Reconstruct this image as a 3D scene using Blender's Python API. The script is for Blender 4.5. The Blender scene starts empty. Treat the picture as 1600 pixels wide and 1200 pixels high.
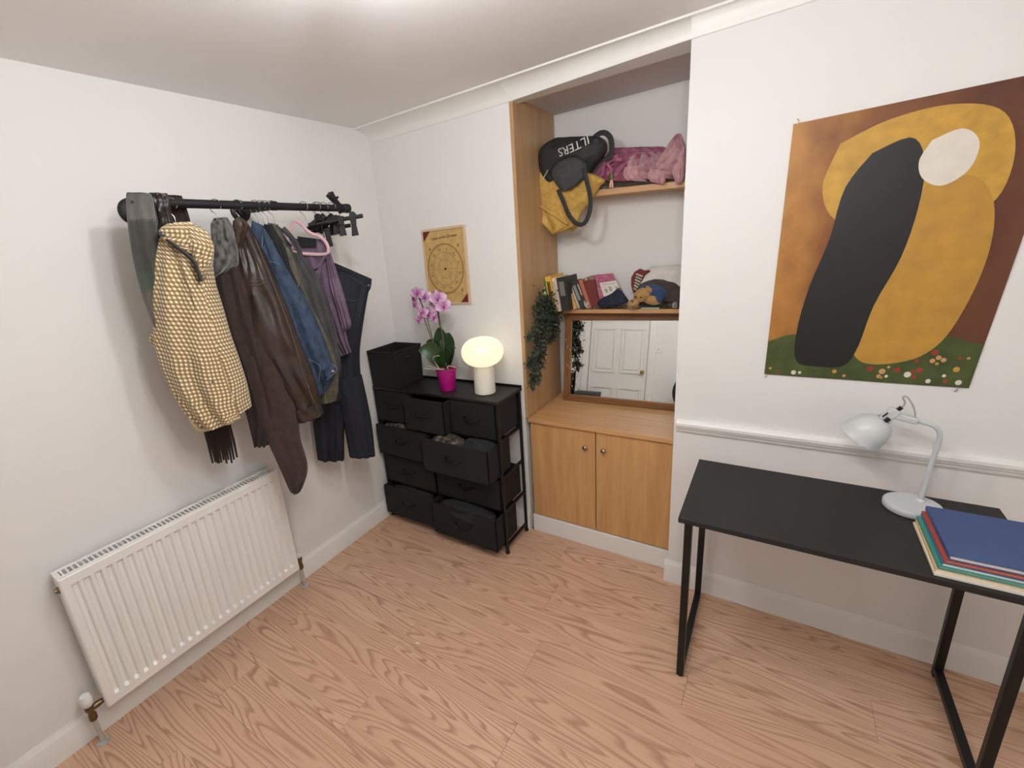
import bpy, bmesh, math, random
from mathutils import Vector, Matrix, noise
random.seed(7)
sc = bpy.context.scene
COL = sc.collection
PI = math.pi

# ------------------------------------------------------------------ camera
CAM = Vector((2.105, -2.2399, 1.7457))
YAW, PITCH, ROLL, FPX, PPX, PPY = .6419, -.2822, -.0999, 705.307, 703.33, 594.75
_fw = Vector((-math.sin(YAW)*math.cos(PITCH), math.cos(YAW)*math.cos(PITCH), math.sin(PITCH)))
_r0 = Vector((math.cos(YAW), math.sin(YAW), 0)); _u0 = _r0.cross(_fw)
_R = _r0*math.cos(ROLL) + _u0*math.sin(ROLL)
_U = -_r0*math.sin(ROLL) + _u0*math.cos(ROLL)
cd = bpy.data.cameras.new('camera'); cam = bpy.data.objects.new('camera', cd); COL.objects.link(cam)
cam.matrix_world = Matrix(((_R.x, _U.x, -_fw.x, CAM.x), (_R.y, _U.y, -_fw.y, CAM.y), (_R.z, _U.z, -_fw.z, CAM.z), (0, 0, 0, 1)))
cd.sensor_fit = 'HORIZONTAL'; cd.sensor_width = 36; cd.lens = FPX*36/1600
cd.shift_x = (800-PPX)/1600; cd.shift_y = (PPY-600)/1600
cd.clip_start = .02
sc.camera = cam

# ------------------------------------------------------------------ world, exposure
w = bpy.data.worlds.new('world'); sc.world = w; w.use_nodes = True
w.node_tree.nodes['Background'].inputs[0].default_value = (.9, .95, 1, 1)
w.node_tree.nodes['Background'].inputs[1].default_value = .0
sc.view_settings.view_transform = 'Standard'; sc.view_settings.look = 'None'
sc.view_settings.exposure = 0.0; sc.view_settings.gamma = 1; sc.view_settings.use_curve_mapping = False
BULB = 182.0       # ceiling bulbs' emission
SHADE = 1.0       # table lamp shade's emission
FRONT_Y, RIGHT_X = -3.3, 3.35

# ------------------------------------------------------------------ helpers
def ray(u, v): return _fw + _R*((u-PPX)/FPX) - _U*((v-PPY)/FPX)
def at(u, v, ax, val):
    d = ray(u, v); i = 'xyz'.index(ax); return CAM + d*((val-CAM[i])/d[i])
def atplane(u, v, p, n):
    d = ray(u, v); return CAM + d*((Vector(p)-CAM).dot(n)/d.dot(n))
def lin(c):
    c = c/255.0; return c/12.92 if c <= .04045 else ((c+.055)/1.055)**2.4
def rgb(r, g, b): return (lin(r), lin(g), lin(b), 1)

MATS = {}
class N:
    """tiny node helper"""
    def __init__(s, name):
        s.m = bpy.data.materials.new(name); s.m.use_nodes = True; s.t = s.m.node_tree
        s.b = s.t.nodes['Principled BSDF']
    def n(s, typ, **kw):
        nd = s.t.nodes.new(typ)
        for k, v in kw.items():
            if k == 'inp':
                for a, b in v.items():
                    if hasattr(b, 'is_linked') or isinstance(b, bpy.types.NodeSocket): s.t.links.new(b, nd.inputs[a])
                    else: nd.inputs[a].default_value = b
            else: setattr(nd, k, v)
        return nd
    def link(s, a, b): s.t.links.new(a, b)
    def math(s, op, a, b=None, c=None):
        d = {0: a}
        if b is not None: d[1] = b
        if c is not None: d[2] = c
        return s.n('ShaderNodeMath', operation=op, inp=d).outputs[0]
    def mix(s, f, a, b, blend='MIX'):
        nd = s.n('ShaderNodeMix', data_type='RGBA', blend_type=blend)
        for i, v in ((0, f), (6, a), (7, b)):
            if isinstance(v, bpy.types.NodeSocket): s.t.links.new(v, nd.inputs[i])
            else: nd.inputs[i].default_value = v
        return nd.outputs[2]
    def ramp(s, f, stops):
        nd = s.n('ShaderNodeValToRGB'); s.t.links.new(f, nd.inputs[0]); e = nd.color_ramp.elements
        while len(e) < len(stops): e.new(.5)
        for i, (p, c) in enumerate(stops): e[i].position = p; e[i].color = c
        return nd.outputs[0]
    def bump(s, h, st=.2, d=.002):
        nd = s.n('ShaderNodeBump', inp={'Height': h, 'Strength': st, 'Distance': d})
        s.link(nd.outputs[0], s.b.inputs['Normal'])
def mat(name, col, rough=.6, metal=0, var=.06, scale=30, bump=0, bscale=200, spec=None, sheen=0, trans=0, coat=0):
    """plain procedural material: base colour with a soft noise variation and optional fine relief"""
    if name in MATS: return MATS[name]
    k = N(name); tc = k.n('ShaderNodeTexCoord')
    nz = k.n('ShaderNodeTexNoise', inp={'Vector': tc.outputs['Object'], 'Scale': scale, 'Detail': 4})
    c = rgb(*col); a = tuple(x*(1-var) for x in c[:3])+(1,); b = tuple(min(1, x*(1+var)) for x in c[:3])+(1,)
    k.link(k.ramp(nz.outputs[0], [(.3, a), (.7, b)]), k.b.inputs['Base Color'])
    k.b.inputs['Roughness'].default_value = rough; k.b.inputs['Metallic'].default_value = metal
    if spec is not None: k.b.inputs['Specular IOR Level'].default_value = spec
    if sheen: k.b.inputs['Sheen Weight'].default_value = sheen
    if trans: k.b.inputs['Transmission Weight'].default_value = trans
    if coat: k.b.inputs['Coat Weight'].default_value = coat
    if bump:
        n2 = k.n('ShaderNodeTexNoise', inp={'Vector': tc.outputs['Object'], 'Scale': bscale, 'Detail': 3})
        k.bump(n2.outputs[0], bump)
    MATS[name] = k.m; return k.m
def emit(name, col, st):
    k = N(name); k.b.inputs['Base Color'].default_value = (.9, .9, .85, 1)
    k.b.inputs['Emission Color'].default_value = col; k.b.inputs['Emission Strength'].default_value = st
    MATS[name] = k.m; return k.m

class B:
    """a bmesh in world coordinates"""
    def __init__(s): s.m = bmesh.new(); s.uv = s.m.loops.layers.uv.new('UVMap')
    def verts(s, pts): return [s.m.verts.new(p) for p in pts]
    def face(s, vs):
        try: return s.m.faces.new(vs)
        except ValueError: return None
    def hexa(s, p):   # 8 points: bottom 4 ccw, top 4 ccw
        v = s.verts(p)
        for f in ((3, 2, 1, 0), (4, 5, 6, 7), (0, 1, 5, 4), (1, 2, 6, 5), (2, 3, 7, 6), (3, 0, 4, 7)): s.face([v[i] for i in f])
        return s
    def box(s, x0, x1, y0, y1, z0, z1):
        return s.hexa([(x0, y0, z0), (x1, y0, z0), (x1, y1, z0), (x0, y1, z0), (x0, y0, z1), (x1, y0, z1), (x1, y1, z1), (x0, y1, z1)])
    def obox(s, c, ex, ey, ez):   # oriented box: centre and three half vectors
        c, ex, ey, ez = map(Vector, (c, ex, ey, ez))
        return s.hexa([c-ex-ey-ez, c+ex-ey-ez, c+ex+ey-ez, c-ex+ey-ez, c-ex-ey+ez, c+ex-ey+ez, c+ex+ey+ez, c-ex+ey+ez])
    def rings(s, rings, cap=True, closed=True, uvs=(1, 1), uvr=None):
        n = len(rings[0]); V = [s.verts(r) for r in rings]
        for i in range(len(V)-1):
            for j in range(n if closed else n-1):
                k = (j+1) % n
                f = s.face([V[i][j], V[i][k], V[i+1][k], V[i+1][j]])
                if f:
                    uu = [(j/n, i), ((j+1)/n, i), ((j+1)/n, i+1), (j/n, i+1)]
                    if uvr: uu = [uvr[i][j], uvr[i][j+1], uvr[i+1][j+1], uvr[i+1][j]]
                    for l, q in zip(f.loops, uu): l[s.uv].uv = q if uvr else (q[0]*uvs[0], q[1]/max(1, len(V)-1)*uvs[1])
        if cap and closed:
            s.face(list(reversed(V[0]))); s.face(V[-1])
        return s
    def tube(s, pts, r, seg=8, cap=True, flat=None):
        """tube along points; r a number or list; flat=(normal, thickness) makes a band"""
        pts = [Vector(p) for p in pts]; R = []
        rs = r if isinstance(r, (list, tuple)) else [r]*len(pts)
        prev = None
        for i, p in enumerate(pts):
            t = (pts[min(i+1, len(pts)-1)] - pts[max(i-1, 0)]).normalized()
            if flat: a = t.cross(Vector(flat[0])).normalized(); b = a.cross(t)
            else:
                if prev is None:
                    q = Vector((0, 0, 1)) if abs(t.z) < .9 else Vector((1, 0, 0)); a = t.cross(q).normalized()
                else: a = (prev - t*prev.dot(t)).normalized()
                b = t.cross(a)
            prev = a
            hb = flat[1] if flat else rs[i]
            R.append([p + a*math.cos(2*PI*k/seg)*rs[i] + b*math.sin(2*PI*k/seg)*hb for k in range(seg)])
        return s.rings(R, cap)
    def lathe(s, prof, c, axis=(0, 0, 1), seg=32, cap=True):
        ax = Vector(axis).normalized(); q = Vector((0, 0, 1)) if abs(ax.z) < .9 else Vector((1, 0, 0))
        a = ax.cross(q).normalized(); b = ax.cross(a); c = Vector(c)
        return s.rings([[c + ax*h + (a*math.cos(2*PI*k/seg) + b*math.sin(2*PI*k/seg))*max(r, 1e-4) for k in range(seg)] for r, h in prof], cap)
    def ell(s, c, ex, ey, ez, seg=20, rows=12, fn=None):
        c, ex, ey, ez = map(Vector, (c, ex, ey, ez)); R = []
        for i in range(rows+1):
            ph = -PI/2 + PI*i/rows; cr = max(math.cos(ph), .01); sr = math.sin(ph)
            ring = []
            for k in range(seg):
                th = 2*PI*k/seg; d = ex*cr*math.cos(th) + ey*cr*math.sin(th) + ez*sr
                if fn: d = d*fn(d.normalized())
                ring.append(c+d)
            R.append(ring)
        return s.rings(R)
    def prism(s, poly, off):   # closed outline (3d) extruded by a vector
        off = Vector(off); a = s.verts(poly); b = s.verts([Vector(p)+off for p in poly]); n = len(poly)
        s.face(list(reversed(a))); s.face(b)
        for i in range(n): s.face([a[i], a[(i+1) % n], b[(i+1) % n], b[i]])
        return s
    def sheet(s, P, th, n):   # grid of points made into a cloth/paper of thickness th along n
        n = Vector(n); rows, cols = len(P), len(P[0])
        A = [s.verts(r) for r in P]; Bk = [s.verts([Vector(p)-n*th for p in r]) for r in P]
        for i in range(rows-1):
            for j in range(cols-1):
                f = s.face([A[i][j], A[i+1][j], A[i+1][j+1], A[i][j+1]])
                if f:
                    for l, q in zip(f.loops, ((i, j), (i+1, j), (i+1, j+1), (i, j+1))): l[s.uv].uv = (q[1]/(cols-1), 1-q[0]/(rows-1))
                s.face([Bk[i][j], Bk[i][j+1], Bk[i+1][j+1], Bk[i+1][j]])
        for i in range(rows-1):
            s.face([A[i][0], Bk[i][0], Bk[i+1][0], A[i+1][0]]); s.face([A[i][-1], A[i+1][-1], Bk[i+1][-1], Bk[i][-1]])
        for j in range(cols-1):
            s.face([A[0][j], A[0][j+1], Bk[0][j+1], Bk[0][j]]); s.face([A[-1][j], Bk[-1][j], Bk[-1][j+1], A[-1][j+1]])
        return s

PW = {}     # world origin of every parent
def _link(name, bm, m, origin, smooth, bevel):
    bmesh.ops.recalc_face_normals(bm.m, faces=bm.m.faces[:])
    bmesh.ops.translate(bm.m, verts=bm.m.verts[:], vec=-origin)
    me = bpy.data.meshes.new(name); bm.m.to_mesh(me); bm.m.free()
    if m: me.materials.append(m)
    if smooth:
        for p in me.polygons: p.use_smooth = True
        try: me.set_sharp_from_angle(angle=math.radians(smooth if smooth is not True else 50))
        except Exception: pass
    o = bpy.data.objects.new(name, me); COL.objects.link(o)
    if bevel:
        md = o.modifiers.new('bevel', 'BEVEL'); md.width = bevel; md.segments = 2; md.limit_method = 'ANGLE'; md.angle_limit = math.radians(40)
    return o
def part(name, bm, m, parent, smooth=True, bevel=0, label=None, kind=None):
    o = _link(name, bm, m, PW[parent.name], smooth, bevel)
    o.parent = parent; PW[o.name] = PW[parent.name]
    if label: o['label'] = label
    if kind: o['kind'] = kind
    return o
def thing(name, label, cat, loc, group=None):
    o = bpy.data.objects.new(name, None); COL.objects.link(o); o.location = loc; o.empty_display_size = .05
    PW[o.name] = Vector(loc); o['label'] = label; o['category'] = cat
    if group: o['group'] = group
    return o
def single(name, bm, m, label, cat, group=None, smooth=True, bevel=0, kind=None):
    vs = [v.co for v in bm.m.verts]
    org = Vector(((min(v.x for v in vs)+max(v.x for v in vs))/2, (min(v.y for v in vs)+max(v.y for v in vs))/2, min(v.z for v in vs)))
    o = _link(name, bm, m, org, smooth, bevel); o.location = org; PW[o.name] = org
    o['label'] = label; o['category'] = cat
    if group: o['group'] = group
    if kind: o['kind'] = kind
    return o
def struct(name, bm, m, smooth=False, bevel=0):
    o = _link(name, bm, m, Vector((0, 0, 0)), smooth, bevel); o['kind'] = 'structure'; PW[o.name] = Vector((0, 0, 0)); return o
def crom(P, n):
    """Catmull-Rom resample of a list of equal-length tuples"""
    out = []; k = len(P)-1
    for i in range(n):
        t = i/(n-1)*k; a = min(int(t), k-1); f = t-a
        p0, p1, p2, p3 = P[max(a-1, 0)], P[a], P[a+1], P[min(a+2, k)]
        out.append(tuple(.5*((2*q1) + (-q0+q2)*f + (2*q0-5*q1+4*q2-q3)*f*f + (-q0+3*q1-3*q2+q3)*f**3) for q0, q1, q2, q3 in zip(p0, p1, p2, p3)))
    return out
def text_part(body, size, origin, ex, ey, nrm, m, parent, name='lettering', ext=.0006, bend=None, align='CENTER'):
    cu = bpy.data.curves.new('t', 'FONT'); cu.body = body; cu.size = size; cu.extrude = ext; cu.align_x = align; cu.resolution_u = 3
    t = bpy.data.objects.new('t', cu); COL.objects.link(t)
    bpy.context.view_layer.update()
    me = bpy.data.meshes.new_from_object(t.evaluated_get(bpy.context.evaluated_depsgraph_get()))
    bpy.data.objects.remove(t); bpy.data.curves.remove(cu)
    ex, ey, nrm = Vector(ex).normalized(), Vector(ey).normalized(), Vector(nrm).normalized()
    for v in me.vertices:
        x, y, z = v.co; b = bend(x) if bend else (0, 0)
        v.co = Vector(origin) + ex*x + ey*(y+b[0]) + nrm*(z+b[1]) - PW[parent.name]
    me.materials.clear(); me.materials.append(m)
    o = bpy.data.objects.new(name, me); COL.objects.link(o); o.parent = parent; PW[o.name] = PW[parent.name]
    return o

# ------------------------------------------------------------------ materials of the setting
M_wall = mat('wall_paint', (234, 232, 229), .75, var=.012, scale=3, bump=.03, bscale=120)
M_ceil = mat('ceiling_paint', (243, 241, 240), .85, var=.012, scale=2, bump=.03, bscale=90)
M_trim = mat('white_gloss_paint', (238, 236, 232), .4, var=.01, scale=8)
def wood_panel(name, c1, c2, axis, rough=.45, sc_=1.0):
    k = N(name); tc = k.n('ShaderNodeTexCoord'); mp = k.n('ShaderNodeMapping')
    s = [26*sc_]*3; s[axis] = 1.6*sc_; mp.inputs['Scale'].default_value = s
    k.link(tc.outputs['Object'], mp.inputs[0])
    a = k.n('ShaderNodeTexNoise', inp={'Vector': mp.outputs[0], 'Scale': 1.0, 'Detail': 6, 'Roughness': .6, 'Distortion': .5})
    b = k.n('ShaderNodeTexNoise', inp={'Vector': mp.outputs[0], 'Scale': 6.0, 'Detail': 3})
    f = k.math('ADD', k.math('MULTIPLY', a.outputs[0], .75), k.math('MULTIPLY', b.outputs[0], .25))
    k.link(k.ramp(f, [(.33, rgb(*c1)), (.68, rgb(*c2))]), k.b.inputs['Base Color'])
    k.b.inputs['Roughness'].default_value = rough; k.bump(f, .05, .001); MATS[name] = k.m; return k.m
M_beechz = wood_panel('beech_veneer_upright', (188, 140, 88), (212, 166, 112), 2)
M_panel = wood_panel('faded_side_panel', (176, 138, 98), (198, 161, 119), 2)
M_beechx = wood_panel('beech_veneer_flat', (190, 142, 92), (214, 168, 116), 0)
M_shelf = wood_panel('shelf_pine', (186, 138, 92), (210, 165, 116), 0)
M_oak = wood_panel('mirror_oak', (106, 68, 34), (148, 100, 54), 2, .4)
M_oakx = wood_panel('mirror_oak_flat', (106, 68, 34), (148, 100, 54), 0, .4)

def floor_material():
    k = N('oak_laminate'); tc = k.n('ShaderNodeTexCoord'); oi = k.n('ShaderNodeObjectInfo')
    sx = k.n('ShaderNodeSeparateXYZ'); k.link(tc.outputs['Object'], sx.inputs[0])
    rnd = k.math('MULTIPLY', oi.outputs['Random'], 87.0)
    def cv(a, b, off=0.0):
        c = k.n('ShaderNodeCombineXYZ')
        k.link(k.math('MULTIPLY', sx.outputs[0], a), c.inputs[0]); k.link(k.math('MULTIPLY', sx.outputs[1], b), c.inputs[1])
        k.link(k.math('ADD', rnd, off), c.inputs[2]); return c.outputs[0]
    n1 = k.n('ShaderNodeTexNoise', inp={'Vector': cv(1.0, 9.0), 'Scale': 1.0, 'Detail': 1.5, 'Roughness': .4, 'Distortion': .35}).outputs[0]
    ph = k.math('ADD', k.math('MULTIPLY', n1, 17.0), k.math('MULTIPLY', sx.outputs[1], 34.0))
    fr = k.math('FRACT', ph)
    ln = k.ramp(fr, [(0, (0, 0, 0, 1)), (.5, (.12, .12, .12, 1)), (.84, (1, 1, 1, 1)), (1, (0, 0, 0, 1))])
    fib = k.n('ShaderNodeTexNoise', inp={'Vector': cv(5, 190, 3.1), 'Scale': 1.0, 'Detail': 3}).outputs[0]
    big = k.n('ShaderNodeTexNoise', inp={'Vector': cv(1.2, 4, 9.3), 'Scale': 1.0, 'Detail': 2}).outputs[0]
    base = k.mix(big, rgb(210, 167, 137), rgb(232, 197, 169))
    tone = k.mix(k.math('MULTIPLY', oi.outputs['Random'], .35), base, rgb(212, 172, 143))
    c = k.mix(k.math('MULTIPLY', k.math('MULTIPLY', ln, k.math('ADD', .45, k.math('MULTIPLY', big, .75))), .78), tone, rgb(150, 104, 76))
    fm = k.ramp(fib, [(.35, (0, 0, 0, 1)), (.7, (1, 1, 1, 1))])
    c = k.mix(k.math('MULTIPLY', fm, .28), c, rgb(170, 126, 98))
    k.link(c, k.b.inputs['Base Color']); k.b.inputs['Roughness'].default_value = .42
    k.b.inputs['Specular IOR Level'].default_value = .35
    k.bump(fib, .04, .0005)
    return k.m
M_floor = floor_material()

# ------------------------------------------------------------------ the room
H = 2.474; CH = 2.403; CW = .121; YR = -.082; XA = .975; XB = 1.762; AD = .53
fl = struct('floor', B().box(-.1, RIGHT_X+.1, FRONT_Y-.1, .6, -.05, -.012), mat('underlay', (90, 66, 48), .9))
pw, plen = .19, 1.22; pm = {}
row = 0; y = .0
while y > FRONT_Y:
    y1, y0 = y-.0003, max(y-pw+.0003, FRONT_Y)
    x = -((row*.47) % 1)*plen
    while x < RIGHT_X:
        a, b = max(x, 0)+.0003, min(x+plen, RIGHT_X)-.0003
        if b-a > .02:
            key = (round(b-a, 4), round(y1-y0, 4))
            if key not in pm:
                q = B().box(-key[0]/2, key[0]/2, -key[1]/2, key[1]/2, -.012, 0)
                bmesh.ops.bevel(q.m, geom=[e for e in q.m.edges if all(v.co.z > -.001 for v in e.verts)], offset=.0007, segments=1, affect='EDGES')
                o = part('plank', q, M_floor, fl, smooth=False); pm[key] = o.data
            else:
                o = bpy.data.objects.new('plank', pm[key]); COL.objects.link(o); o.parent = fl
            o.location = ((a+b)/2, (y0+y1)/2, 0)
        x += plen
    y -= pw; row += 1
struct('ceiling', B().box(-.1, RIGHT_X+.1, FRONT_Y-.1, .7, H, H+.08), M_ceil)
struct('wall_left', B().box(-.1, 0, FRONT_Y-.1, .1, -.05, H), M_wall)
struct('wall_back', B().box(0, XA-.02, 0, .6, -.05, H), M_wall)
struct('wall_alcove', B().box(XA-.02, XB, AD, .62, -.05, H), M_wall)
struct('wall_breast', B().box(XB, RIGHT_X+.1, YR, .62, -.05, H), M_wall)
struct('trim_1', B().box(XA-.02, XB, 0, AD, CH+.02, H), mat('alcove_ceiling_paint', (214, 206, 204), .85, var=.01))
struct('wall_right', B().box(RIGHT_X, RIGHT_X+.1, FRONT_Y-.1, YR, -.05, H), M_wall)
# front wall with the doorway cut out (seen in the mirror)
DX0, DX1, DZ = .35, 1.11, 1.98
fw_ = B(); fw_.box(-.1, DX0-.03, FRONT_Y-.1, FRONT_Y, -.05, H); fw_.box(DX1+.03, RIGHT_X+.1, FRONT_Y-.1, FRONT_Y, -.05, H); fw_.box(DX0-.03, DX1+.03, FRONT_Y-.1, FRONT_Y, DZ+.03, H)
struct('wall_front', fw_, M_wall)
arch = B()
for a, b in ((DX0-.09, DX0-.004), (DX1+.004, DX1+.09)): arch.box(a, b, FRONT_Y, FRONT_Y+.018, 0, DZ+.09)
arch.box(DX0-.004, DX1+.004, FRONT_Y, FRONT_Y+.018, DZ+.004, DZ+.09)
struct('trim_2', arch, M_trim, bevel=.004)
dr = struct('door_1', B().box(DX0, DX1, FRONT_Y-.04, FRONT_Y-.008, .006, DZ), M_trim)
for cx in (DX0+.200, DX1-.200):
    for z0, z1 in ((.2, .74), (.93, 1.55), (1.63, 1.86)):
        q = B(); wx = .150
        for (a, b, c, d) in ((cx-wx, cx+wx, z0, z0+.03), (cx-wx, cx+wx, z1-.03, z1), (cx-wx, cx-wx+.03, z0+.03, z1-.03), (cx+wx-.03, cx+wx, z0+.03, z1-.03)):
            q.box(a, b, FRONT_Y-.008, FRONT_Y+.004, c, d)
        q.box(cx-wx+.05, cx+wx-.05, FRONT_Y-.008, FRONT_Y+.001, z0+.05, z1-.05)
        part('door_panel', q, M_trim, dr, smooth=False, bevel=.006)
part('door_knob', B().lathe([(.008, 0), (.008, .03), (.024, .035), (.028, .05), (.022, .064), (.002, .068)], (DX1-.05, FRONT_Y-.01, .96), (0, 1, 0), 16), mat('brass', (190, 160, 100), .3, 1), dr)

# cove cornice along the back
def cove(name, x0, x1, y0, d0, y1, d1):
    R = []
    for x, yw, dy in ((x0, y0, d0), (x1, y1, d1)):
        prof = [(yw, CH), (yw-.006, CH)]
        for i in range(9):
            t = i/8*PI/2; prof.append((yw-.008-max(.002, dy-.022)*(1-math.cos(t)), CH+.004+(H-CH-.012)*math.sin(t)))
        prof += [(yw-dy, H-.008), (yw-dy, H), (.06 if x < XB+.01 and x1 <= XB else yw, H), (.06 if x < XB+.01 and x1 <= XB else yw, CH)]
        R.append([(x, p[0], p[1]) for p in prof])
    struct(name, B().rings(R), M_trim, smooth=35)
cove('trim_3', 0, XA-.02, 0, CW, 0, CW); cove('trim_7', XA-.02, XB, 0, CW, YR, .042); cove('trim_4', XB, RIGHT_X, YR, .042, YR, .042)
# skirtings with a moulded top
def skirting(name, p0, p1, nrm, h=.123, t=.016):
    p0, p1, nrm = Vector(p0), Vector(p1), Vector(nrm)
    prof = [(0, 0), (t, 0), (t, h*.72), (t-.002, h*.76), (t-.002, h*.80), (t-.005, h*.86), (t-.010, h*.93), (t-.012, h), (0, h)]
    q = B(); q.prism([p0+nrm*a+Vector((0, 0, b)) for a, b in prof], p1-p0)
    struct(name, q, M_trim, smooth=25)
skirting('baseboard_left', (0, FRONT_Y, 0), (0, 0, 0), (1, 0, 0))
skirting('baseboard_back', (.016, 0, 0), (XA-.02, 0, 0), (0, -1, 0))
skirting('baseboard_breast', (XB-.014, YR, 0), (RIGHT_X, YR, 0), (0, -1, 0))
skirting('baseboard_front', (DX1+.09, FRONT_Y, 0), (RIGHT_X, FRONT_Y, 0), (0, 1, 0))
skirting('baseboard_right', (RIGHT_X, FRONT_Y+.016, 0), (RIGHT_X, YR-.016, 0), (-1, 0, 0))
struct('baseboard_return', B().box(XB-.014, XB, YR, -.002, 0, .118), M_trim, bevel=.004)
# dado rail on the chimney breast
q = B(); prof = [(0, .838), (.008, .838), (.012, .846), (.012, .852), (.020, .858), (.022, .866), (.026, .872), (.026, .884), (.020, .892), (.010, .896), (0, .896)]
q.prism([(XB+.012, YR-a, b) for a, b in prof], (RIGHT_X-XB-.012, 0, 0)); struct('trim_5', q, M_trim, smooth=25)

# ------------------------------------------------------------------ ceiling light (just above the frame)
LX, LY = 1.76, -1.56
t = thing('ceiling_light', 'white ceiling spotlight bar with three glowing globe bulbs, just above the frame', 'ceiling light', (LX, LY, H))
part('mount_plate', B().lathe([(.06, 0), (.06, -.015), (.05, -.022)], (LX, LY, H), seg=24), M_trim, t)
M_bulb = emit('bulb_glow', (.965, .975, .975, 1), BULB)
for dx, dy, dz in ((-.42, .23, .105), (0.0, -.06, .20), (.36, -.22, .34)):
    part('lamp_arm', B().tube([(LX, LY, H-.015), (LX+dx*.6, LY+dy*.6, H-.02), (LX+dx, LY+dy, H-dz+.045)], .008), M_trim, t)
    part('bulb', B().ell((LX+dx, LY+dy, H-dz), (.05, 0, 0), (0, .05, 0), (0, 0, .05), 16, 10), M_bulb, t)

# ------------------------------------------------------------------ alcove cupboard, panel, shelves
struct('trim_6', B().box(XA-.02, XA, 0, AD-.03, .755, CH+.02), M_panel)     # wood side panel of the alcove
cb = thing('alcove_cupboard', 'beech veneer alcove cupboard with two flat doors and small round knobs', 'cupboard', (1.368, .25, 0))
part('plinth', B().box(XA, XB, -.004, .04, 0, .112), M_trim, cb, smooth=False, bevel=.003)
part('carcass', B().box(XA+.001, XB-.001, .03, AD-.002, .112, .728), mat('cupboard_inside', (150, 110, 72), .7), cb, smooth=False)
part('worktop', B().box(XA+.001, XB-.001, -.012, AD-.001, .732, .755), M_beechx, cb, smooth=False, bevel=.002)
for i, (a, b, kx) in enumerate(((XA+.008, 1.3645, 1.315), (1.3695, XB-.008, 1.414))):
    d = part('door', B().box(a, b, .002, .022, .118, .726), M_beechz, cb, smooth=False, bevel=.002)
    part('knob', B().lathe([(.006, 0), (.006, .010), (.013, .014), (.015, .021), (.011, .027), (.001, .029)], (kx, .003, .632), (0, -1, 0), 16), mat('satin_nickel', (176, 168, 156), .25, 1), d)
LSY = .385
ls = single('lower_shelf', B().box(XA, XB, LSY, AD, 1.305, 1.328), M_shelf, 'lower wooden alcove shelf carrying the row of books', 'shelf', smooth=False, bevel=.002)
usz = lambda x: 1.985 - (x-XA)/(XB-XA)*.035
q = B(); q.hexa([(XA, .34, usz(XA)-.03), (XB, .34, usz(XB)-.03), (XB, AD, usz(XB)-.03), (XA, AD, usz(XA)-.03), (XA, .34, usz(XA)), (XB, .34, usz(XB)), (XB, AD, usz(XB)), (XA, AD, usz(XA))])
single('upper_shelf', q, M_shelf, 'upper wooden alcove shelf under the bag and pink towels', 'shelf', smooth=False, bevel=.002)

# ------------------------------------------------------------------ mirror leaning in the alcove
mr = thing('framed_mirror', 'rectangular mirror in an oak frame leaning in the alcove under the books', 'mirror', (1.385, .37, .755))
MB0 = Vector((1.045, .352, .7555)); MB1 = Vector((1.735, .385, .7555)); up_ = Vector((0, .078, .543)).normalized(); ex_ = (MB1-MB0).normalized(); nm_ = up_.cross(ex_)
if nm_.y > 0: nm_ = -nm_
mw, mh, fwid = (MB1-MB0).length, .546, .042
def mpt(a, b, d): return MB0 + ex_*a + up_*b + nm_*d
def frame_rail(p, m):
    v0 = [mpt(a, b, -.02) for a, b in p]; v1 = [mpt(a, b, .0) for a, b in p]
    return B().hexa(v0+v1)
for p, m in (([(0, 0), (mw, 0), (mw-fwid, fwid), (fwid, fwid)], M_oakx), ([(fwid, mh-fwid), (mw-fwid, mh-fwid), (mw, mh), (0, mh)], M_oakx),
             ([(0, 0), (fwid, fwid), (fwid, mh-fwid), (0, mh)], M_oak), ([(mw-fwid, fwid), (mw, 0), (mw, mh), (mw-fwid, mh-fwid)], M_oak)):
    part('frame_rail', frame_rail(p, m), m, mr, smooth=False, bevel=.004)
k = N('mirror_silver'); k.b.inputs['Base Color'].default_value = (.86, .88, .87, 1); k.b.inputs['Metallic'].default_value = 1; k.b.inputs['Roughness'].default_value = .012
part('glass', B().hexa([mpt(a, b, -.016) for a, b in ((fwid-.004, fwid-.004), (mw-fwid+.004, fwid-.004), (mw-fwid+.004, mh-fwid+.004), (fwid-.004, mh-fwid+.004))] +
     [mpt(a, b, -.010) for a, b in ((fwid-.004, fwid-.004), (mw-fwid+.004, fwid-.004), (mw-fwid+.004, mh-fwid+.004), (fwid-.004, mh-fwid+.004))]), k.m, mr, smooth=False)

# ------------------------------------------------------------------ radiator
RX, RB, RY1, RY2, RZ1, RZ2 = .105, .035, -2.008, -1.1, .150, .752
M_rad = mat('radiator_enamel', (240, 238, 234), .35, var=.01, scale=6)
ra = thing('radiator', 'white ribbed panel radiator on the left wall under the coats', 'radiator', (.07, (RY1+RY2)/2, RZ1))
# pressed front panel
nf = 24; pitch = (RY2-RY1-.05)/nf; ys = [(RY1, 0), (RY1+.006, 1)]
for i in range(nf):
    a = RY1+.025+i*pitch; ys += [(a+.005, 1), (a+.010, 2), (a+pitch-.013, 2), (a+pitch-.007, 1)]
ys += [(RY2-.006, 1), (RY2, 0)]
zs = [(RZ1, 0), (RZ1+.006, 1), (RZ1+.040, 1), (RZ1+.052, 2), (RZ2-.052, 2), (RZ2-.040, 1), (RZ2-.006, 1), (RZ2, 0)]
P = [[(RX-.004 if min(a, c) == 0 else (RX-.010 if (a == 2 and c == 2) else RX+.001), yy, zz) for yy, a in ys] for zz, c in zs]
part('front_panel', B().sheet(list(reversed(P)), .006, (1, 0, 0)), M_rad, ra, smooth=25)
part('back_panel', B().box(RB-.006, RB, RY1+.01, RY2-.01, RZ1+.01, RZ2-.02), M_rad, ra, smooth=False)
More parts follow.
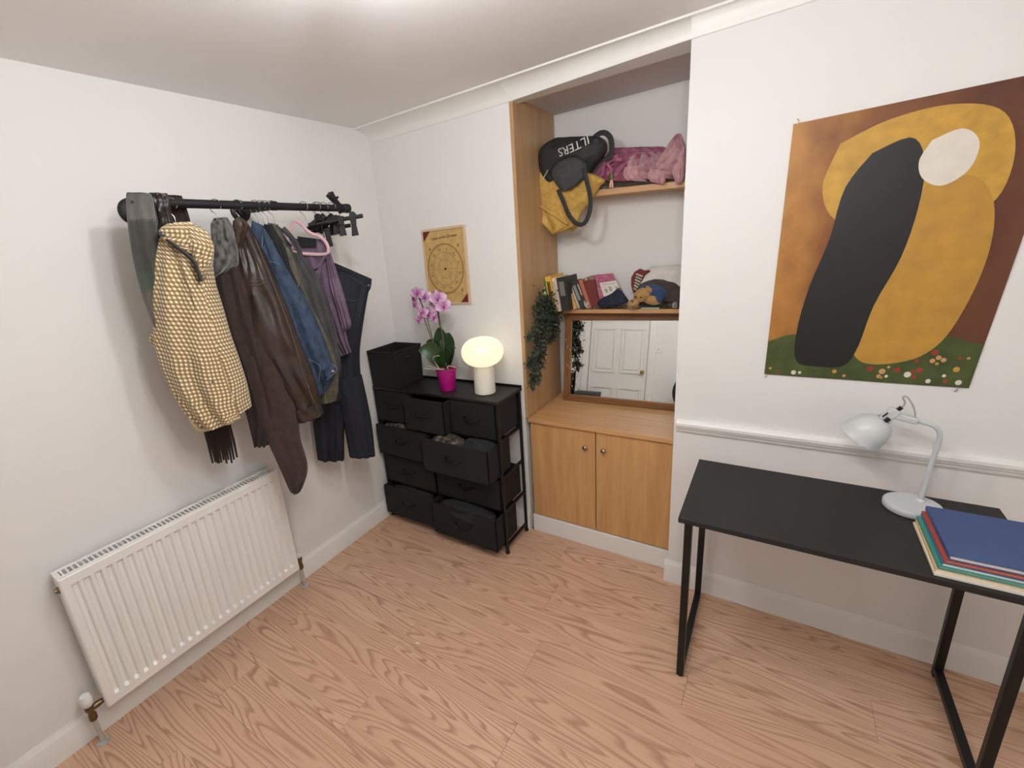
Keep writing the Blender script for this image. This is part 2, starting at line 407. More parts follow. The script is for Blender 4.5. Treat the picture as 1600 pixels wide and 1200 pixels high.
for a, b in ((RY1+.001, RY1+.004), (RY2-.004, RY2-.001)):
    sp = part('side_panel', B().box(RB-.006, RX-.004, a, b, RZ1+.002, RZ2), M_rad, ra, smooth=False, bevel=.001)
part('air_vent', B().lathe([(.014, 0), (.014, .006), (.009, .008), (.009, .014), (.001, .015)], (.068, RY1+.002, RZ2-.055), (0, -1, 0), 14), mat('dull_brass', (140, 122, 92), .35, 1), ra)
for a, b in ((RB-.006, RB+.008), (RX-.016, RX-.002)):
    part('grille_edge', B().box(a, b, RY1, RY2, RZ2-.003, RZ2+.003), M_rad, ra, smooth=False, bevel=.001)
for a, b in ((RY1, RY1+.016), (RY2-.016, RY2)):
    part('grille_end', B().box(RB+.008, RX-.016, a, b, RZ2-.003, RZ2+.003), M_rad, ra, smooth=False)
ns = 54; sm = None
for i in range(ns):
    yy = RY1+.016+(i+.5)*(RY2-RY1-.032)/ns
    if sm is None:
        o = part('grille_slat', B().box(RB+.008, RX-.016, -.0028, .0028, RZ2-.010, RZ2+.002), M_rad, ra, smooth=False); sm = o.data; z0 = PW[ra.name]
    else:
        o = bpy.data.objects.new('grille_slat', sm); COL.objects.link(o); o.parent = ra
    o.location = (0, yy, 0)
part('convector_fins', B().box(RB+.01, RX-.02, RY1+.02, RY2-.02, RZ1+.03, RZ2-.06), mat('galvanised_fins', (110, 110, 108), .6, .3, var=.3, scale=80), ra, smooth=False)
M_brass = mat('aged_brass', (120, 104, 78), .35, 1, var=.2); M_pipe = mat('painted_pipe', (196, 196, 194), .35, .5)
M_cap = mat('white_plastic', (236, 236, 234), .3)
for yy, s, cap in ((RY1-.045, 1, True), (RY2+.028, -1, False)):
    px_ = .068
    part('valve_pipe', B().lathe([(.0085, .0), (.0085, .125)], (px_, yy, 0), seg=14), M_pipe, ra)
    part('floor_collar', B().lathe([(.022, 0.0005), (.021, .005), (.010, .010)], (px_, yy, 0), seg=18), M_pipe, ra)
    part('valve_body', B().lathe([(.012, .12), (.014, .125), (.014, .145), (.011, .15), (.011, .165), (.015, .17), (.015, .188), (.010, .195)], (px_, yy, 0), seg=12).tube([(px_, yy, .172), (px_, yy+s*.022, .172), (px_, yy+s*.044, .172)], [.010, .013, .010]), M_brass, ra)
    part('valve_cap', B().lathe([(.013, .19), (.018, .196), (.020, .21), (.020, .228), (.016, .24), (.002, .244)] if cap else [(.010, .19), (.011, .20), (.011, .212), (.002, .216)], (px_, yy, 0), seg=18), M_cap, ra)

# ------------------------------------------------------------------ fabric dresser
M_frame = mat('black_metal', (16, 16, 17), .45, .2, var=.05)
M_fab = mat('black_fabric', (17, 17, 18), .85, var=.15, scale=220, bump=.25, bscale=700)
M_dtop = mat('black_wood_top', (24, 23, 23), .5, var=.1, scale=40)
EX1, EX2, EY1, EY2, EZ = .022, .948, -.295, -.022, .946
ds = thing('fabric_dresser', 'black fabric chest of nine drawers with a metal frame, in the corner', 'dresser', ((EX1+EX2)/2, (EY1+EY2)/2, 0))
part('top_board', B().box(EX1, EX2, EY1, EY2, EZ-.016, EZ), M_dtop, ds, smooth=False, bevel=.002)
part('back_lip', B().box(EX1, EX2, EY2, EY2+.008, EZ-.02, EZ+.012), M_frame, ds, smooth=False)
for x in (EX1+.010, EX2-.010):
    for yb, yt in ((EY1+.012, EY1+.010), (EY2-.010, EY2-.010)):
        lg = part('leg', B().tube([(x, yb, .012), (x, yt, EZ-.016)], .0095, 10), M_frame, ds)
        part('foot', B().lathe([(.013, 0), (.014, .006), (.011, .02)], (x, yb, 0), seg=12), M_frame, lg)
rows_z = [(.722, .925), (.500, .705), (.285, .478), (.060, .268)]
for z in (.715, .492, .278, .052):
    part('side_rail', B().box(EX2-.018, EX2-.004, EY1+.012, EY2-.012, z-.010, z+.004), M_frame, ds, smooth=False)
    part('side_rail', B().box(EX1+.004, EX1+.018, EY1+.012, EY2-.012, z-.010, z+.004), M_frame, ds, smooth=False)
    part('cross_rail', B().box(EX1+.012, EX2-.012, EY1+.014, EY1+.028, z-.010, z+.002), M_frame, ds, smooth=False)
part('back_panel', B().box(EX1+.012, EX2-.012, EY2-.006, EY2-.004, .7, .925), M_fab, ds, smooth=False)
def drawer(x0, x1, z0, z1, pull, lab):
    y0, y1 = EY1+.004-pull, EY2-.02-pull; tk = .006
    q = B(); q.box(x0, x1, y0, y0+.010, z0, z1); q.box(x0, x1, y1-tk, y1, z0, z1-.01); q.box(x0, x0+tk, y0, y1, z0, z1-.004); q.box(x1-tk, x1, y0, y1, z0, z1-.004); q.box(x0, x1, y0, y1, z0, z0+tk)
    d = part('drawer', q, M_fab, ds, smooth=False, bevel=.002, label=lab)
    cx, cz = (x0+x1)/2, z0+(z1-z0)*.53; L = .05
    part('handle', B().tube([(cx-L, y0, cz+.008), (cx-L, y0-.010, cz+.006), (cx-L*.55, y0-.022, cz-.003), (cx, y0-.025, cz-.006), (cx+L*.55, y0-.022, cz-.003), (cx+L, y0-.010, cz+.006), (cx+L, y0, cz+.008)], .0045, 8), mat('handle_black', (16, 16, 17), .3, .4), d)
    return d
xs3 = [(EX1+.022, .318), (.326, .622), (.630, EX2-.022)]
xs2 = [(EX1+.022, .468), (.476, EX2-.022)]
pulls = [(.006, .065, .006), (.045, .115), (.012, .010), (.055, .085)]
for r, (z0, z1) in enumerate(rows_z):
    for i, (a, b) in enumerate(xs3 if r == 0 else xs2):
        drawer(a, b, z0, z1, pulls[r][i], None)
# clothes bulging out of the open drawers
def lump(c, ex, ey, ez, amp=.25, fq=18, seed=0, seg=28, rows=16):
    c = Vector(c)
    return B().ell(c, ex, ey, ez, seg, rows, lambda d: 1+amp*noise.noise(d*2.2+Vector((seed, seed*2, 0)))+amp*.4*noise.noise(d*fq*.4+Vector((seed*3, 0, 1))))
M_dk1 = mat('dark_knit', (34, 34, 36), .9, var=.4, scale=60, bump=.4, bscale=300)
def camo():
    k = N('mottled_fabric'); tc = k.n('ShaderNodeTexCoord')
    a = k.n('ShaderNodeTexNoise', inp={'Vector': tc.outputs['Object'], 'Scale': 35, 'Detail': 4})
    k.link(k.ramp(a.outputs[0], [(.36, rgb(28, 26, 25)), (.5, rgb(60, 54, 48)), (.6, rgb(112, 98, 84))]), k.b.inputs['Base Color']); k.b.inputs['Roughness'].default_value = .9
    return k.m
M_camo = camo()
single('folded_garment', lump((.62, EY1-.03, .668), (.115, 0, 0), (0, .075, 0), (0, 0, .052), seed=3), M_camo, 'mottled brown garment bulging from the wide open middle drawer', 'clothing')
single('folded_garment', lump((.81, EY1+.0, .668), (.105, 0, 0), (0, .085, 0), (0, 0, .042), seed=5), M_dk1, 'black crumpled garment beside the mottled one in the open middle drawer', 'clothing')
single('folded_garment', lump((.24, EY1+.02, .668), (.16, 0, 0), (0, .055, 0), (0, 0, .050), seed=8), M_camo, 'mottled garment showing over the drawer under the box', 'clothing')
single('folded_garment', lump((.70, EY1-.01, .228), (.19, 0, 0), (0, .085, 0), (0, 0, .052), .3, seed=9), M_dk1, 'heap of black clothes in the open bottom drawer nearest the cupboard', 'clothing')
single('folded_garment', lump((.25, EY1+.02, .222), (.17, 0, 0), (0, .065, 0), (0, 0, .046), .3, seed=11), M_dk1, 'dark clothes in the bottom drawer nearest the radiator', 'clothing')

# ------------------------------------------------------------------ storage box on the dresser
bx = thing('storage_box', 'open black fabric storage box on the corner end of the dresser', 'box', (.13, -.155, EZ))
def flare(x0, x1, y0, y1, z0, z1, e, inset=0):
    return [(x0+inset, y0+inset, z0), (x1-inset, y0+inset, z0), (x1-inset, y1-inset, z0), (x0+inset, y1-inset, z0), (x0-e+inset, y0-e+inset, z1), (x1+e-inset, y0-e+inset, z1), (x1+e-inset, y1+e-inset, z1), (x0-e+inset, y1+e-inset, z1)]
q = B(); o_ = flare(.026, .236, -.288, -.035, EZ+.001, 1.176, .006); i_ = flare(.026, .236, -.288, -.035, EZ+.008, 1.176, .006, .006)
vo, vi = q.verts(o_), q.verts(i_)
q.face([vo[3], vo[2], vo[1], vo[0]]); q.face([vi[0], vi[1], vi[2], vi[3]])
for a in range(4):
    b = (a+1) % 4; q.face([vo[a], vo[b], vo[b+4], vo[a+4]]); q.face([vi[b], vi[a], vi[a+4], vi[b+4]]); q.face([vo[a+4], vo[b+4], vi[b+4], vi[a+4]])
part('shell', q, M_fab, bx, smooth=False)
M_strap = mat('black_webbing', (18, 18, 19), .7)
part('grip', B().tube([(.243, -.20, 1.13), (.252, -.18, 1.125), (.252, -.14, 1.125), (.243, -.12, 1.13)], .006, flat=((0, 0, 1), .008)), M_strap, bx)
q = B()
for p in ([(.02, -.294), (.242, -.294)], [(.242, -.294), (.242, -.03)], [(.242, -.03), (.02, -.03)], [(.02, -.03), (.02, -.294)]):
    q.tube([(p[0][0], p[0][1], 1.176), (p[1][0], p[1][1], 1.176)], .0055, 8)
part('rim', q, M_strap, bx)

# ------------------------------------------------------------------ mushroom lamp
tl = thing('table_lamp', 'glowing mushroom shaped table lamp with cream base on the dresser', 'lamp', (.795, -.165, EZ))
lc = Vector((.795, -.165, EZ))
part('base', B().lathe([(.001, .001), (.054, .001), (.060, .004), (.060, .010), (.058, .15), (.057, .172), (.03, .175)], lc, seg=40), mat('cream_ceramic', (240, 234, 218), .35, var=.01), tl)
pr_ = []
for i in range(25):
    a = -PI/2 + .45 + (PI-.45)*i/24
    r = .117*abs(math.cos(a))**.8 if i < 24 else .002; pr_.append((max(r, .002), .238 + .082*math.sin(a) - (.012*max(0, 1-r/.045) if a > 0 else 0)))
k = N('opal_glass_lit'); k.b.inputs['Base Color'].default_value = (.35, .31, .22, 1); k.b.inputs['Roughness'].default_value = .3
k.b.inputs['Emission Color'].default_value = (1, .86, .58, 1); k.b.inputs['Emission Strength'].default_value = SHADE
part('shade', B().lathe(pr_, lc, seg=48), k.m, tl)

# ------------------------------------------------------------------ orchid
oc = Vector((.548, -.185, EZ))
orc = thing('potted_orchid', 'pink orchid with two flower stems in a magenta pot on the dresser', 'plant', oc)
part('pot', B().lathe([(.001, .001), (.044, .001), (.046, .004), (.058, .118), (.062, .120), (.062, .132), (.057, .132), (.054, .115), (.05, .108)], oc, seg=36, cap=False), mat('magenta_plastic', (168, 14, 118), .4, var=.04), orc)
part('bark_soil', B().ell(oc+Vector((0, 0, .108)), (.054, 0, 0), (0, .054, 0), (0, 0, .012), 20, 8, lambda d: 1+.25*noise.noise(d*6)), mat('bark_chips', (122, 92, 66), .9, var=.5, scale=120, bump=.6), orc)
M_leaf = mat('orchid_leaf', (44, 66, 34), .35, var=.25, scale=14)
def leaf(base, tip, width, sag, up, n=9, cols=5):
    base, tip = Vector(base), Vector(tip); d = tip-base; side = d.cross(Vector(up)).normalized(); nn = side.cross(d).normalized(); P = []
    for i in range(n):
        t = i/(n-1); wd = width*math.sin(PI*min(.97, .10+.88*t))**.7; c = base+d*t+Vector((0, 0, sag*math.sin(PI*t)))
        P.append([c+side*wd*s + nn*(.25*wd*abs(s)) for s in [-1+2*j/(cols-1) for j in range(cols)]])
    return B().sheet(P, .003, nn)
YO = -.185
for (u0, v0, u1, v1, y1, wd, sag, upv) in ((690, 572, 655, 545, -.24, .052, .05, (.3, -1, .4)), (694, 570, 668, 532, -.16, .046, .03, (0, -1, .2)), (696, 570, 686, 512, -.12, .055, .02, (0, -1, .3)),
                                     (699, 572, 704, 550, -.28, .042, .03, (0, -1, .5)), (702, 570, 712, 543, -.17, .042, .05, (-.4, -1, .3)), (697, 572, 678, 562, -.27, .036, .04, (.2, -1, .6)), (700, 570, 700, 520, -.13, .05, .02, (.2, -1, .2))):
    part('leaf', leaf(at(u0, v0, 'y', YO), at(u1, v1, 'y', y1), wd, sag, upv), M_leaf, orc)
M_stem = mat('orchid_stem', (88, 96, 58), .5, var=.3, scale=60); M_stake = mat('dark_stake', (38, 32, 26), .6)
for pts in ([(688, 575, -.185), (676, 530, -.19), (668, 500, -.19), (659, 475, -.18), (652, 462, -.18)], [(694, 572, -.185), (692, 530, -.18), (688, 505, -.18), (684, 480, -.18), (682, 470, -.18)]):
    part('flower_stem', B().tube(crom([tuple(at(*p[:2], 'y', p[2])) for p in pts], 14), .0032, 6), M_stem, orc)
for a, b in (((689, 574), (661, 492)), ((696, 572), (683, 482)), ((666, 492), (653, 460))):
    part('stake', B().tube([at(*a, 'y', -.19), at(*b, 'y', -.19)], .0025, 6), M_stake, orc)
M_root = mat('air_root', (196, 186, 160), .6)
for pts in ([(686, 576), (679, 565), (677, 558), (686, 556)], [(690, 577), (676, 574), (668, 571)], [(694, 577), (675, 577), (663, 576), (662, 577)], [(700, 576), (700, 572), (712, 574)]):
    part('air_root', B().tube(crom([tuple(at(u, v, 'y', -.25)) for u, v in pts], 8), .0028, 5), M_root, orc)
def petal_mat():
    k = N('orchid_petal'); tc = k.n('ShaderNodeTexCoord'); uv = k.n('ShaderNodeSeparateXYZ'); k.link(tc.outputs['UV'], uv.inputs[0])
    nz = k.n('ShaderNodeTexNoise', inp={'Vector': tc.outputs['UV'], 'Scale': 9, 'Detail': 3})
    f = k.math('ADD', k.math('MULTIPLY', uv.outputs[1], .6), k.math('MULTIPLY', nz.outputs[0], .5))
    k.link(k.ramp(f, [(.25, rgb(188, 118, 172)), (.55, rgb(214, 164, 204)), (.9, rgb(236, 212, 230))]), k.b.inputs['Base Color'])
    k.b.inputs['Roughness'].default_value = .6; k.b.inputs['Subsurface Weight'].default_value = .1; return k.m
M_petal = petal_mat(); M_lip = mat('orchid_lip', (170, 60, 130), .5, var=.3)
def flower(c, face, roll, s):
    c = Vector(c); f = Vector(face).normalized(); a = f.cross(Vector((0, 0, 1))).normalized(); b = a.cross(f); q = B()
    for i, (ang, L, W) in enumerate(((90, 1, .36), (10, 1.05, .6), (170, 1.05, .6), (-50, .95, .34), (-130, .95, .34))):
        th = math.radians(ang)+roll; d = a*math.cos(th)+b*math.sin(th); sd = f.cross(d); P = []
        for r in range(6):
            t = r/5; wd = W*s*math.sin(PI*min(.96, .12+.8*t))**.8
            P.append([c + d*(L*s*t) + sd*wd*x + f*(s*(.28*t*t*(-1 if i else 1) + .14*x*x + .1*noise.noise(Vector((t*3, x*3, ang+roll))))) for x in (-1, -.5, 0, .5, 1)])
        q.sheet(list(reversed(P)), .0012, f)
    o = part('flower', q, M_petal, orc)
    part('lip', B().ell(c+f*s*.2-b*s*.12, a*s*.16, b*s*.2, f*s*.22, 8, 6), M_lip, o)
rs = random.Random(3)
for (u, v, yy, fx, sc_) in ((652, 458, -.20, .1, .032), (648, 476, -.18, -.6, .026), (664, 464, -.16, .4, .030), (646, 466, -.15, -.9, .026), (670, 490, -.19, .2, .034), (660, 488, -.22, -.3, .030),
                            (684, 466, -.22, .2, .036), (693, 478, -.2, .7, .034), (676, 472, -.17, -.4, .03), (678, 496, -.17, .3, .028), (655, 500, -.2, -.4, .024)):
    flower(at(u, v, 'y', yy), (fx+.3, -1, rs.uniform(-.3, .15)), rs.uniform(-.5, .5), sc_*1.3)

# ------------------------------------------------------------------ parchment plaque on the back wall
M_parch = mat('parchment', (198, 164, 104), .7, var=.14, scale=26, bump=.1)
M_ink = mat('brown_ink', (120, 84, 44), .8, var=.1); M_ink2 = mat('dark_ink', (66, 40, 26), .8); M_maroon = mat('maroon_corner', (104, 28, 30), .6)
pq = thing('parchment_print', 'parchment zodiac wheel print in a thin pale frame above the orchid', 'picture', (.488, -.004, 1.433))
PX0, PX1, PZ0, PZ1 = .340, .638, 1.433, 1.863
part('sheet', B().box(PX0, PX1, -.009, -.001, PZ0, PZ1), M_parch, pq, smooth=False)
M_pframe = mat('pale_frame', (214, 186, 154), .5)
for bxx in ((PX0-.004, PX0+.005, PZ0-.004, PZ1+.004), (PX1-.006, PX1+.008, PZ0-.004, PZ1+.004), (PX0+.005, PX1-.006, PZ1-.006, PZ1+.008), (PX0+.005, PX1-.006, PZ0-.004, PZ0+.004)):
    part('frame_strip', B().box(bxx[0], bxx[1], -.015, -.001, bxx[2], bxx[3]), M_pframe, pq, smooth=False, bevel=.001)
part('corner_patch', B().prism([(PX0+.005, -.0105, PZ1-.006), (PX0+.058, -.0105, PZ1-.006), (PX0+.005, -.0105, PZ1-.062)], (0, .0016, 0)), M_maroon, pq, smooth=False)
part('corner_patch', B().prism([(PX1-.006, -.0105, PZ0+.004), (PX1-.062, -.0105, PZ0+.004), (PX1-.006, -.0105, PZ0+.062)], (0, .0016, 0)), M_maroon, pq, smooth=False)
pc = ((PX0+PX1)/2-.004, (PZ0+PZ1)/2-.012)
def ring(r, wd, m=M_ink, nm='printed_ring'):
    q = B(); n = 64; A = []
    for rr in (r-wd, r+wd):
        A.append(q.verts([(pc[0]+rr*math.cos(2*PI*i/n), -.0098, pc[1]+rr*1.12*math.sin(2*PI*i/n)) for i in range(n)]))
    for i in range(n): q.face([A[0][i], A[0][(i+1) % n], A[1][(i+1) % n], A[1][i]])
    part(nm, q, m, pq, smooth=False)
for r, wd in ((.128, .0022), (.121, .0008), (.086, .0010), (.050, .0007)): ring(r, wd)
q = B()
for i in range(12):
    a = 2*PI*i/12; c, s = math.cos(a), math.sin(a)
    p = lambda r, o: (pc[0]+r*c-o*s, -.0098, pc[1]+1.12*(r*s+o*c))
    q.face(q.verts([p(.012, -.0005), p(.118, -.0005), p(.118, .0005), p(.012, .0005)]))
    # little figure glyph in every field
    a += PI/12; c, s = math.cos(a), math.sin(a)
    for (r0, o0, r1, o1) in ((.092, -.006, .110, .002), (.110, .002, .098, .010), (.096, -.010, .104, -.012), (.092, .004, .114, .009)):
        q.face(q.verts([p(r0, o0-.0011), p(r1, o1-.0011), p(r1, o1+.0011), p(r0, o0+.0011)]))
part('printed_wheel', q, M_ink, pq, smooth=False)
q = B()
for sx_, sz_ in ((-.10, .118), (.105, .128), (-.105, -.135), (.108, -.128)):
    for k_ in range(4):
        a = k_*PI/4; d = (.009*math.cos(a), .011*math.sin(a)); n_ = (-d[1]*.12, d[0]*.12); x, z = pc[0]+sx_, pc[1]+sz_
        q.face(q.verts([(x-d[0]-n_[0], -.0098, z-d[1]-n_[1]), (x+d[0]-n_[0], -.0098, z+d[1]-n_[1]), (x+d[0]+n_[0], -.0098, z+d[1]+n_[1]), (x-d[0]+n_[0], -.0098, z-d[1]+n_[1])]))
part('printed_stars', q, M_ink, pq, smooth=False)
part('centre_mark', B().lathe([(.008, 0), (.007, .0015), (.001, .002)], (pc[0], -.0095, pc[1]), (0, -1, 0), 12), mat('dark_red', (84, 24, 18), .5), pq)
text_part('Game on his', .021, (PX0+.115, -.0099, PZ1-.055), (1, 0, .06), (0, 0, 1), (0, -1, 0), M_ink2, pq, ext=.0003)
text_part('Draws', .026, (PX0+.213, -.0099, PZ1-.052), (1, 0, .06), (0, 0, 1), (0, -1, 0), M_ink2, pq, ext=.0003)

# ------------------------------------------------------------------ large poster (plain abstract stand-in)
M_pbrown = N('poster_brown'); tc = M_pbrown.n('ShaderNodeTexCoord'); sx = M_pbrown.n('ShaderNodeSeparateXYZ'); M_pbrown.link(tc.outputs['UV'], sx.inputs[0])
nz = M_pbrown.n('ShaderNodeTexNoise', inp={'Vector': tc.outputs['UV'], 'Scale': 6, 'Detail': 5})
f_ = M_pbrown.math('ADD', M_pbrown.math('MULTIPLY', sx.outputs[0], .75), M_pbrown.math('MULTIPLY', nz.outputs[0], .55))
M_pbrown.link(M_pbrown.ramp(f_, [(.25, rgb(176, 122, 52)), (.5, rgb(128, 76, 30)), (.85, rgb(88, 44, 24)), (1, rgb(98, 56, 30))]), M_pbrown.b.inputs['Base Color'])
M_pbrown.b.inputs['Roughness'].default_value = .5; M_pbrown = M_pbrown.m
M_gold = mat('print_gold', (190, 146, 56), .5, var=.16, scale=22); M_gold2 = mat('print_ochre', (182, 136, 52), .5, var=.12, scale=18)
M_pblk = mat('print_black', (20, 19, 20), .45, var=.1); M_pwht = mat('print_white', (222, 214, 200), .5, var=.05, scale=20); M_pgrn = mat('print_green', (66, 78, 34), .5, var=.3, scale=14); M_pred = mat('print_red', (150, 52, 40), .5)
PQ = [Vector((2.097, YR-.004, 2.048)), Vector((2.722, YR-.004, 2.060)), Vector((2.652, YR-.004, 1.133)), Vector((2.086, YR-.004, 1.137))]   # TL TR BR BL
def pp(s, t, d=0): return PQ[0].lerp(PQ[1], s).lerp(PQ[3].lerp(PQ[2], s), t) + Vector((0, -d, 0))
po = thing('wall_poster', 'large unframed brown and gold poster with tall black and ochre shapes above the desk', 'poster', (2.39, YR, 1.137))
part('paper', B().sheet([[pp(s/10, t/12, .0012*math.sin(s*1.1)*math.sin(t*.7)) for s in range(11)] for t in range(13)], .0008, (0, -1, 0)), M_pbrown, po)
def blob(pts, m, d, nm, n=60):
    loop = crom(list(pts)+[pts[0]], n)[:-1]
    part(nm, B().prism([pp(s, t, d) for s, t in loop], (0, -.0003, 0)), m, po, smooth=False)
part('printed_field', B().prism([pp(a, b, .0018) for a, b in ((.002, .85), (.10, .82), (.3, .80), (.6, .80), (.85, .81), (.998, .84), (.998, .998), (.002, .998))], (0, -.0003, 0)), M_pgrn, po, smooth=False)
blob([(.22, .10), (.40, .05), (.62, .04), (.80, .09), (.88, .22), (.86, .36), (.7, .40), (.4, .40), (.24, .36), (.17, .24)], M_gold, .0020, 'printed_arch')
blob([(.60, .28), (.76, .27), (.86, .36), (.90, .52), (.88, .70), (.82, .84), (.70, .91), (.50, .92), (.42, .80), (.46, .55)], M_gold2, .0024, 'printed_ochre_shape')
blob([(.36, .15), (.50, .12), (.57, .20), (.59, .34), (.57, .52), (.50, .70), (.47, .86), (.42, .94), (.28, .95), (.17, .93), (.15, .80), (.18, .62), (.24, .44), (.27, .26)], M_pblk, .0028, 'printed_black_shape')
blob([(.58, .14), (.68, .12), (.75, .17), (.74, .25), (.66, .29), (.58, .26), (.55, .20)], M_pwht, .0031, 'printed_white_disc')
rp = random.Random(5)
for i in range(46):
    s, t = rp.uniform(.03, .96), rp.uniform(.87, .985); r = rp.uniform(.005, .013)
    if s < .47 and t < .955: continue
    q = B(); q.prism([pp(s+r*1.4*math.cos(a*PI/4), t+r*math.sin(a*PI/4), .0022) for a in range(8)], (0, -.0003, 0))
    part('printed_dot', q, rp.choice([M_pwht, M_gold, M_pred, M_pwht, mat('print_peach', (196, 150, 104), .5)]), po, smooth=False)
M_clip = mat('clear_hook', (170, 168, 164), .3, .6)
for s, t, dz in ((.02, 0, .008), (.012, 1, -.008), (.95, 1, -.008)):
    c = pp(s, t); part('poster_hook', B().tube([c+Vector((-.003, 0, dz*1.8)), c+Vector((.002, -.003, dz)), c+Vector((0, -.004, 0)), c+Vector((0, -.004, -dz*.6))], .0016, 6), M_clip, po)

# ------------------------------------------------------------------ desk
M_desk = mat('black_desk_top', (25, 24, 24), .55, var=.08, scale=60, bump=.05, bscale=500); M_dleg = mat('black_steel', (22, 22, 22), .4, .3)
GX1, GX2, GY1, GY2, GZ = 1.880, 2.770, -.653, -.142, .74
dk = thing('desk', 'black rectangular desk on square steel loop legs under the poster', 'desk', ((GX1+GX2)/2, (GY1+GY2)/2, 0))
part('desktop', B().box(GX1, GX2, GY1, GY2, GZ-.020, GZ), M_desk, dk, smooth=False, bevel=.002)
for x in (1.912, 2.722):
    for y in (GY1+.028, GY2-.018):
        lg = part('leg', B().box(x-.0125, x+.0125, y-.0125, y+.0125, .006, GZ-.020), M_dleg, dk, smooth=False, bevel=.002)
        part('foot', B().lathe([(.010, 0), (.011, .003), (.009, .007)], (x, y, 0), seg=12), M_dleg, lg)
    part('floor_bar', B().box(x-.0125, x+.0125, GY1+.040, GY2-.030, .022, .047), M_dleg, dk, smooth=False, bevel=.002)
    part('top_bar', B().box(x-.0125, x+.0125, GY1+.040, GY2-.030, GZ-.045, GZ-.020), M_dleg, dk, smooth=False, bevel=.002)
part('rear_brace', B().box(1.9245, 2.7095, GY2-.030, GY2-.012, GZ-.045, GZ-.020), M_dleg, dk, smooth=False, bevel=.001)

# ------------------------------------------------------------------ desk lamp
M_lampw = mat('pale_grey_enamel', (202, 205, 206), .32, var=.01); M_lbl = mat('black_plastic', (20, 20, 20), .4); M_flex = mat('grey_flex', (168, 166, 162), .5)
LB = Vector((2.540, -.262, GZ))
dl = thing('desk_lamp', 'pale grey desk lamp with domed shade and bent stem on the desk', 'lamp', LB)
part('base', B().lathe([(.001, 0), (.072, 0), (.075, .003), (.075, .020), (.072, .024), (.001, .025)], LB, seg=48), M_lampw, dl)
SY = -.238
sp_ = [at(1438, 782, 'y', SY), at(1452, 735, 'y', SY), at(1466, 692, 'y', SY), at(1468.5, 679, 'y', SY), at(1464, 669, 'y', SY), at(1453, 663, 'y', SY), at(1436, 658.5, 'y', SY), at(1424, 656, 'y', SY)]
sp_[0].z = GZ+.022
part('stem', B().tube(crom([tuple(p) for p in sp_], 30), .0072, 12), M_lampw, dl)
part('stem_socket', B().lathe([(.014, 0), (.012, .006), (.008, .010)], (sp_[0].x, sp_[0].y, GZ+.023), seg=20), M_lampw, dl)
jA, jB = at(1433, 658, 'y', SY), at(1392, 647, 'y', SY)
jd = (jA-jB).normalized(); jn = Vector((0, 1, 0)); ju = jd.cross(jn)
part('joint_arm', B().obox((jA+jB)/2, jd*((jA-jB).length/2+.002), jn*.013, ju*.0105), M_lampw, dl, bevel=.004)
hA, hB = at(1393, 646, 'y', SY), at(1332, 690, 'y', SY+.004)
ax = (hB-hA).normalized()
part('neck', B().obox(hA+ax*.012, ax*.032, jn*.015, ax.cross(jn).normalized()*.015), M_lampw, dl, bevel=.005)
part('switch', B().obox(at(1386, 656, 'y', SY-.018), ax*.008, jn*.006, ax.cross(jn).normalized()*.006), M_lbl, dl, bevel=.002)
q = B().obox(at(1383, 648, 'y', SY-.0155), ax*.010, jn*.003, ax.cross(jn).normalized()*.0015); q.obox(at(1405, 639, 'y', SY), -ax*.009, jn*.005, ax.cross(jn).normalized()*.005)
part('plug', q, M_lbl, dl)
h0 = hA + ax*.028
prof = [(.020, 0), (.030, .004), (.044, .016), (.055, .034), (.061, .054), (.064, .074), (.0655, .090), (.0665, .092), (.0665, .095), (.0635, .095), (.061, .074), (.057, .052), (.05, .034), (.04, .02), (.02, .008)]
part('shade', B().lathe([(r*.98, h*1.02) for r, h in prof], h0, ax, 48, cap=False), M_lampw, dl)
part('bulb', B().ell(h0+ax*.045, Vector((.022, 0, 0)), Vector((0, .022, 0)), Vector((0, 0, .022)), 12, 8), mat('bulb_glass_off', (230, 228, 220), .3), dl)
fx = [(1405, 639), (1412, 634), (1414, 628), (1411, 622), (1414, 619), (1420, 623), (1427, 635), (1430, 647), (1428, 655)]
part('flex', B().tube(crom([tuple(at(u, v, 'y', SY)) for u, v in fx], 26), .0026, 8), M_flex, dl)

# ------------------------------------------------------------------ books and folders on the desk
M_page = mat('page_edge', (232, 228, 222), .8, var=.06, scale=200)
def flat_book(name, x0, x1, y0, y1, z0, z1, col, label, cat, rot=0.0, hard=True):
    cx, cy = (x0+x1)/2, (y0+y1)/2; t = thing(name, label, cat, (cx, cy, z0), 'books and folders stacked on the desk')
    m = mat(name+'_'+'_'.join(map(str, col)), col, .6, var=.04, scale=90, bump=.06, bscale=600)
    c = .0022 if hard else .001
    e = Vector((math.cos(rot), math.sin(rot), 0)); g = Vector((-math.sin(rot), math.cos(rot), 0))
    def ob(a0, a1, b0, b1, h0, h1): return B().obox(Vector((cx, cy, (h0+h1)/2))+e*((a0+a1)/2)+g*((b0+b1)/2), e*((a1-a0)/2), g*((b1-b0)/2), Vector((0, 0, (h1-h0)/2)))
    W, D = (x1-x0)/2, (y1-y0)/2; i = .004 if hard else .0
    part('cover', ob(-W, W, -D, D, z1-c, z1), m, t, smooth=False, bevel=.0006); part('cover', ob(-W, W, -D, D, z0, z0+c), m, t, smooth=False, bevel=.0006)
    part('spine', ob(-W, -W+c, -D, D, z0+c, z1-c), m, t, smooth=False)
    part('pages', ob(-W+c, W-i, -D+i, D-i, z0+c, z1-c), M_page, t, smooth=False)
    return t
z = GZ+.0005
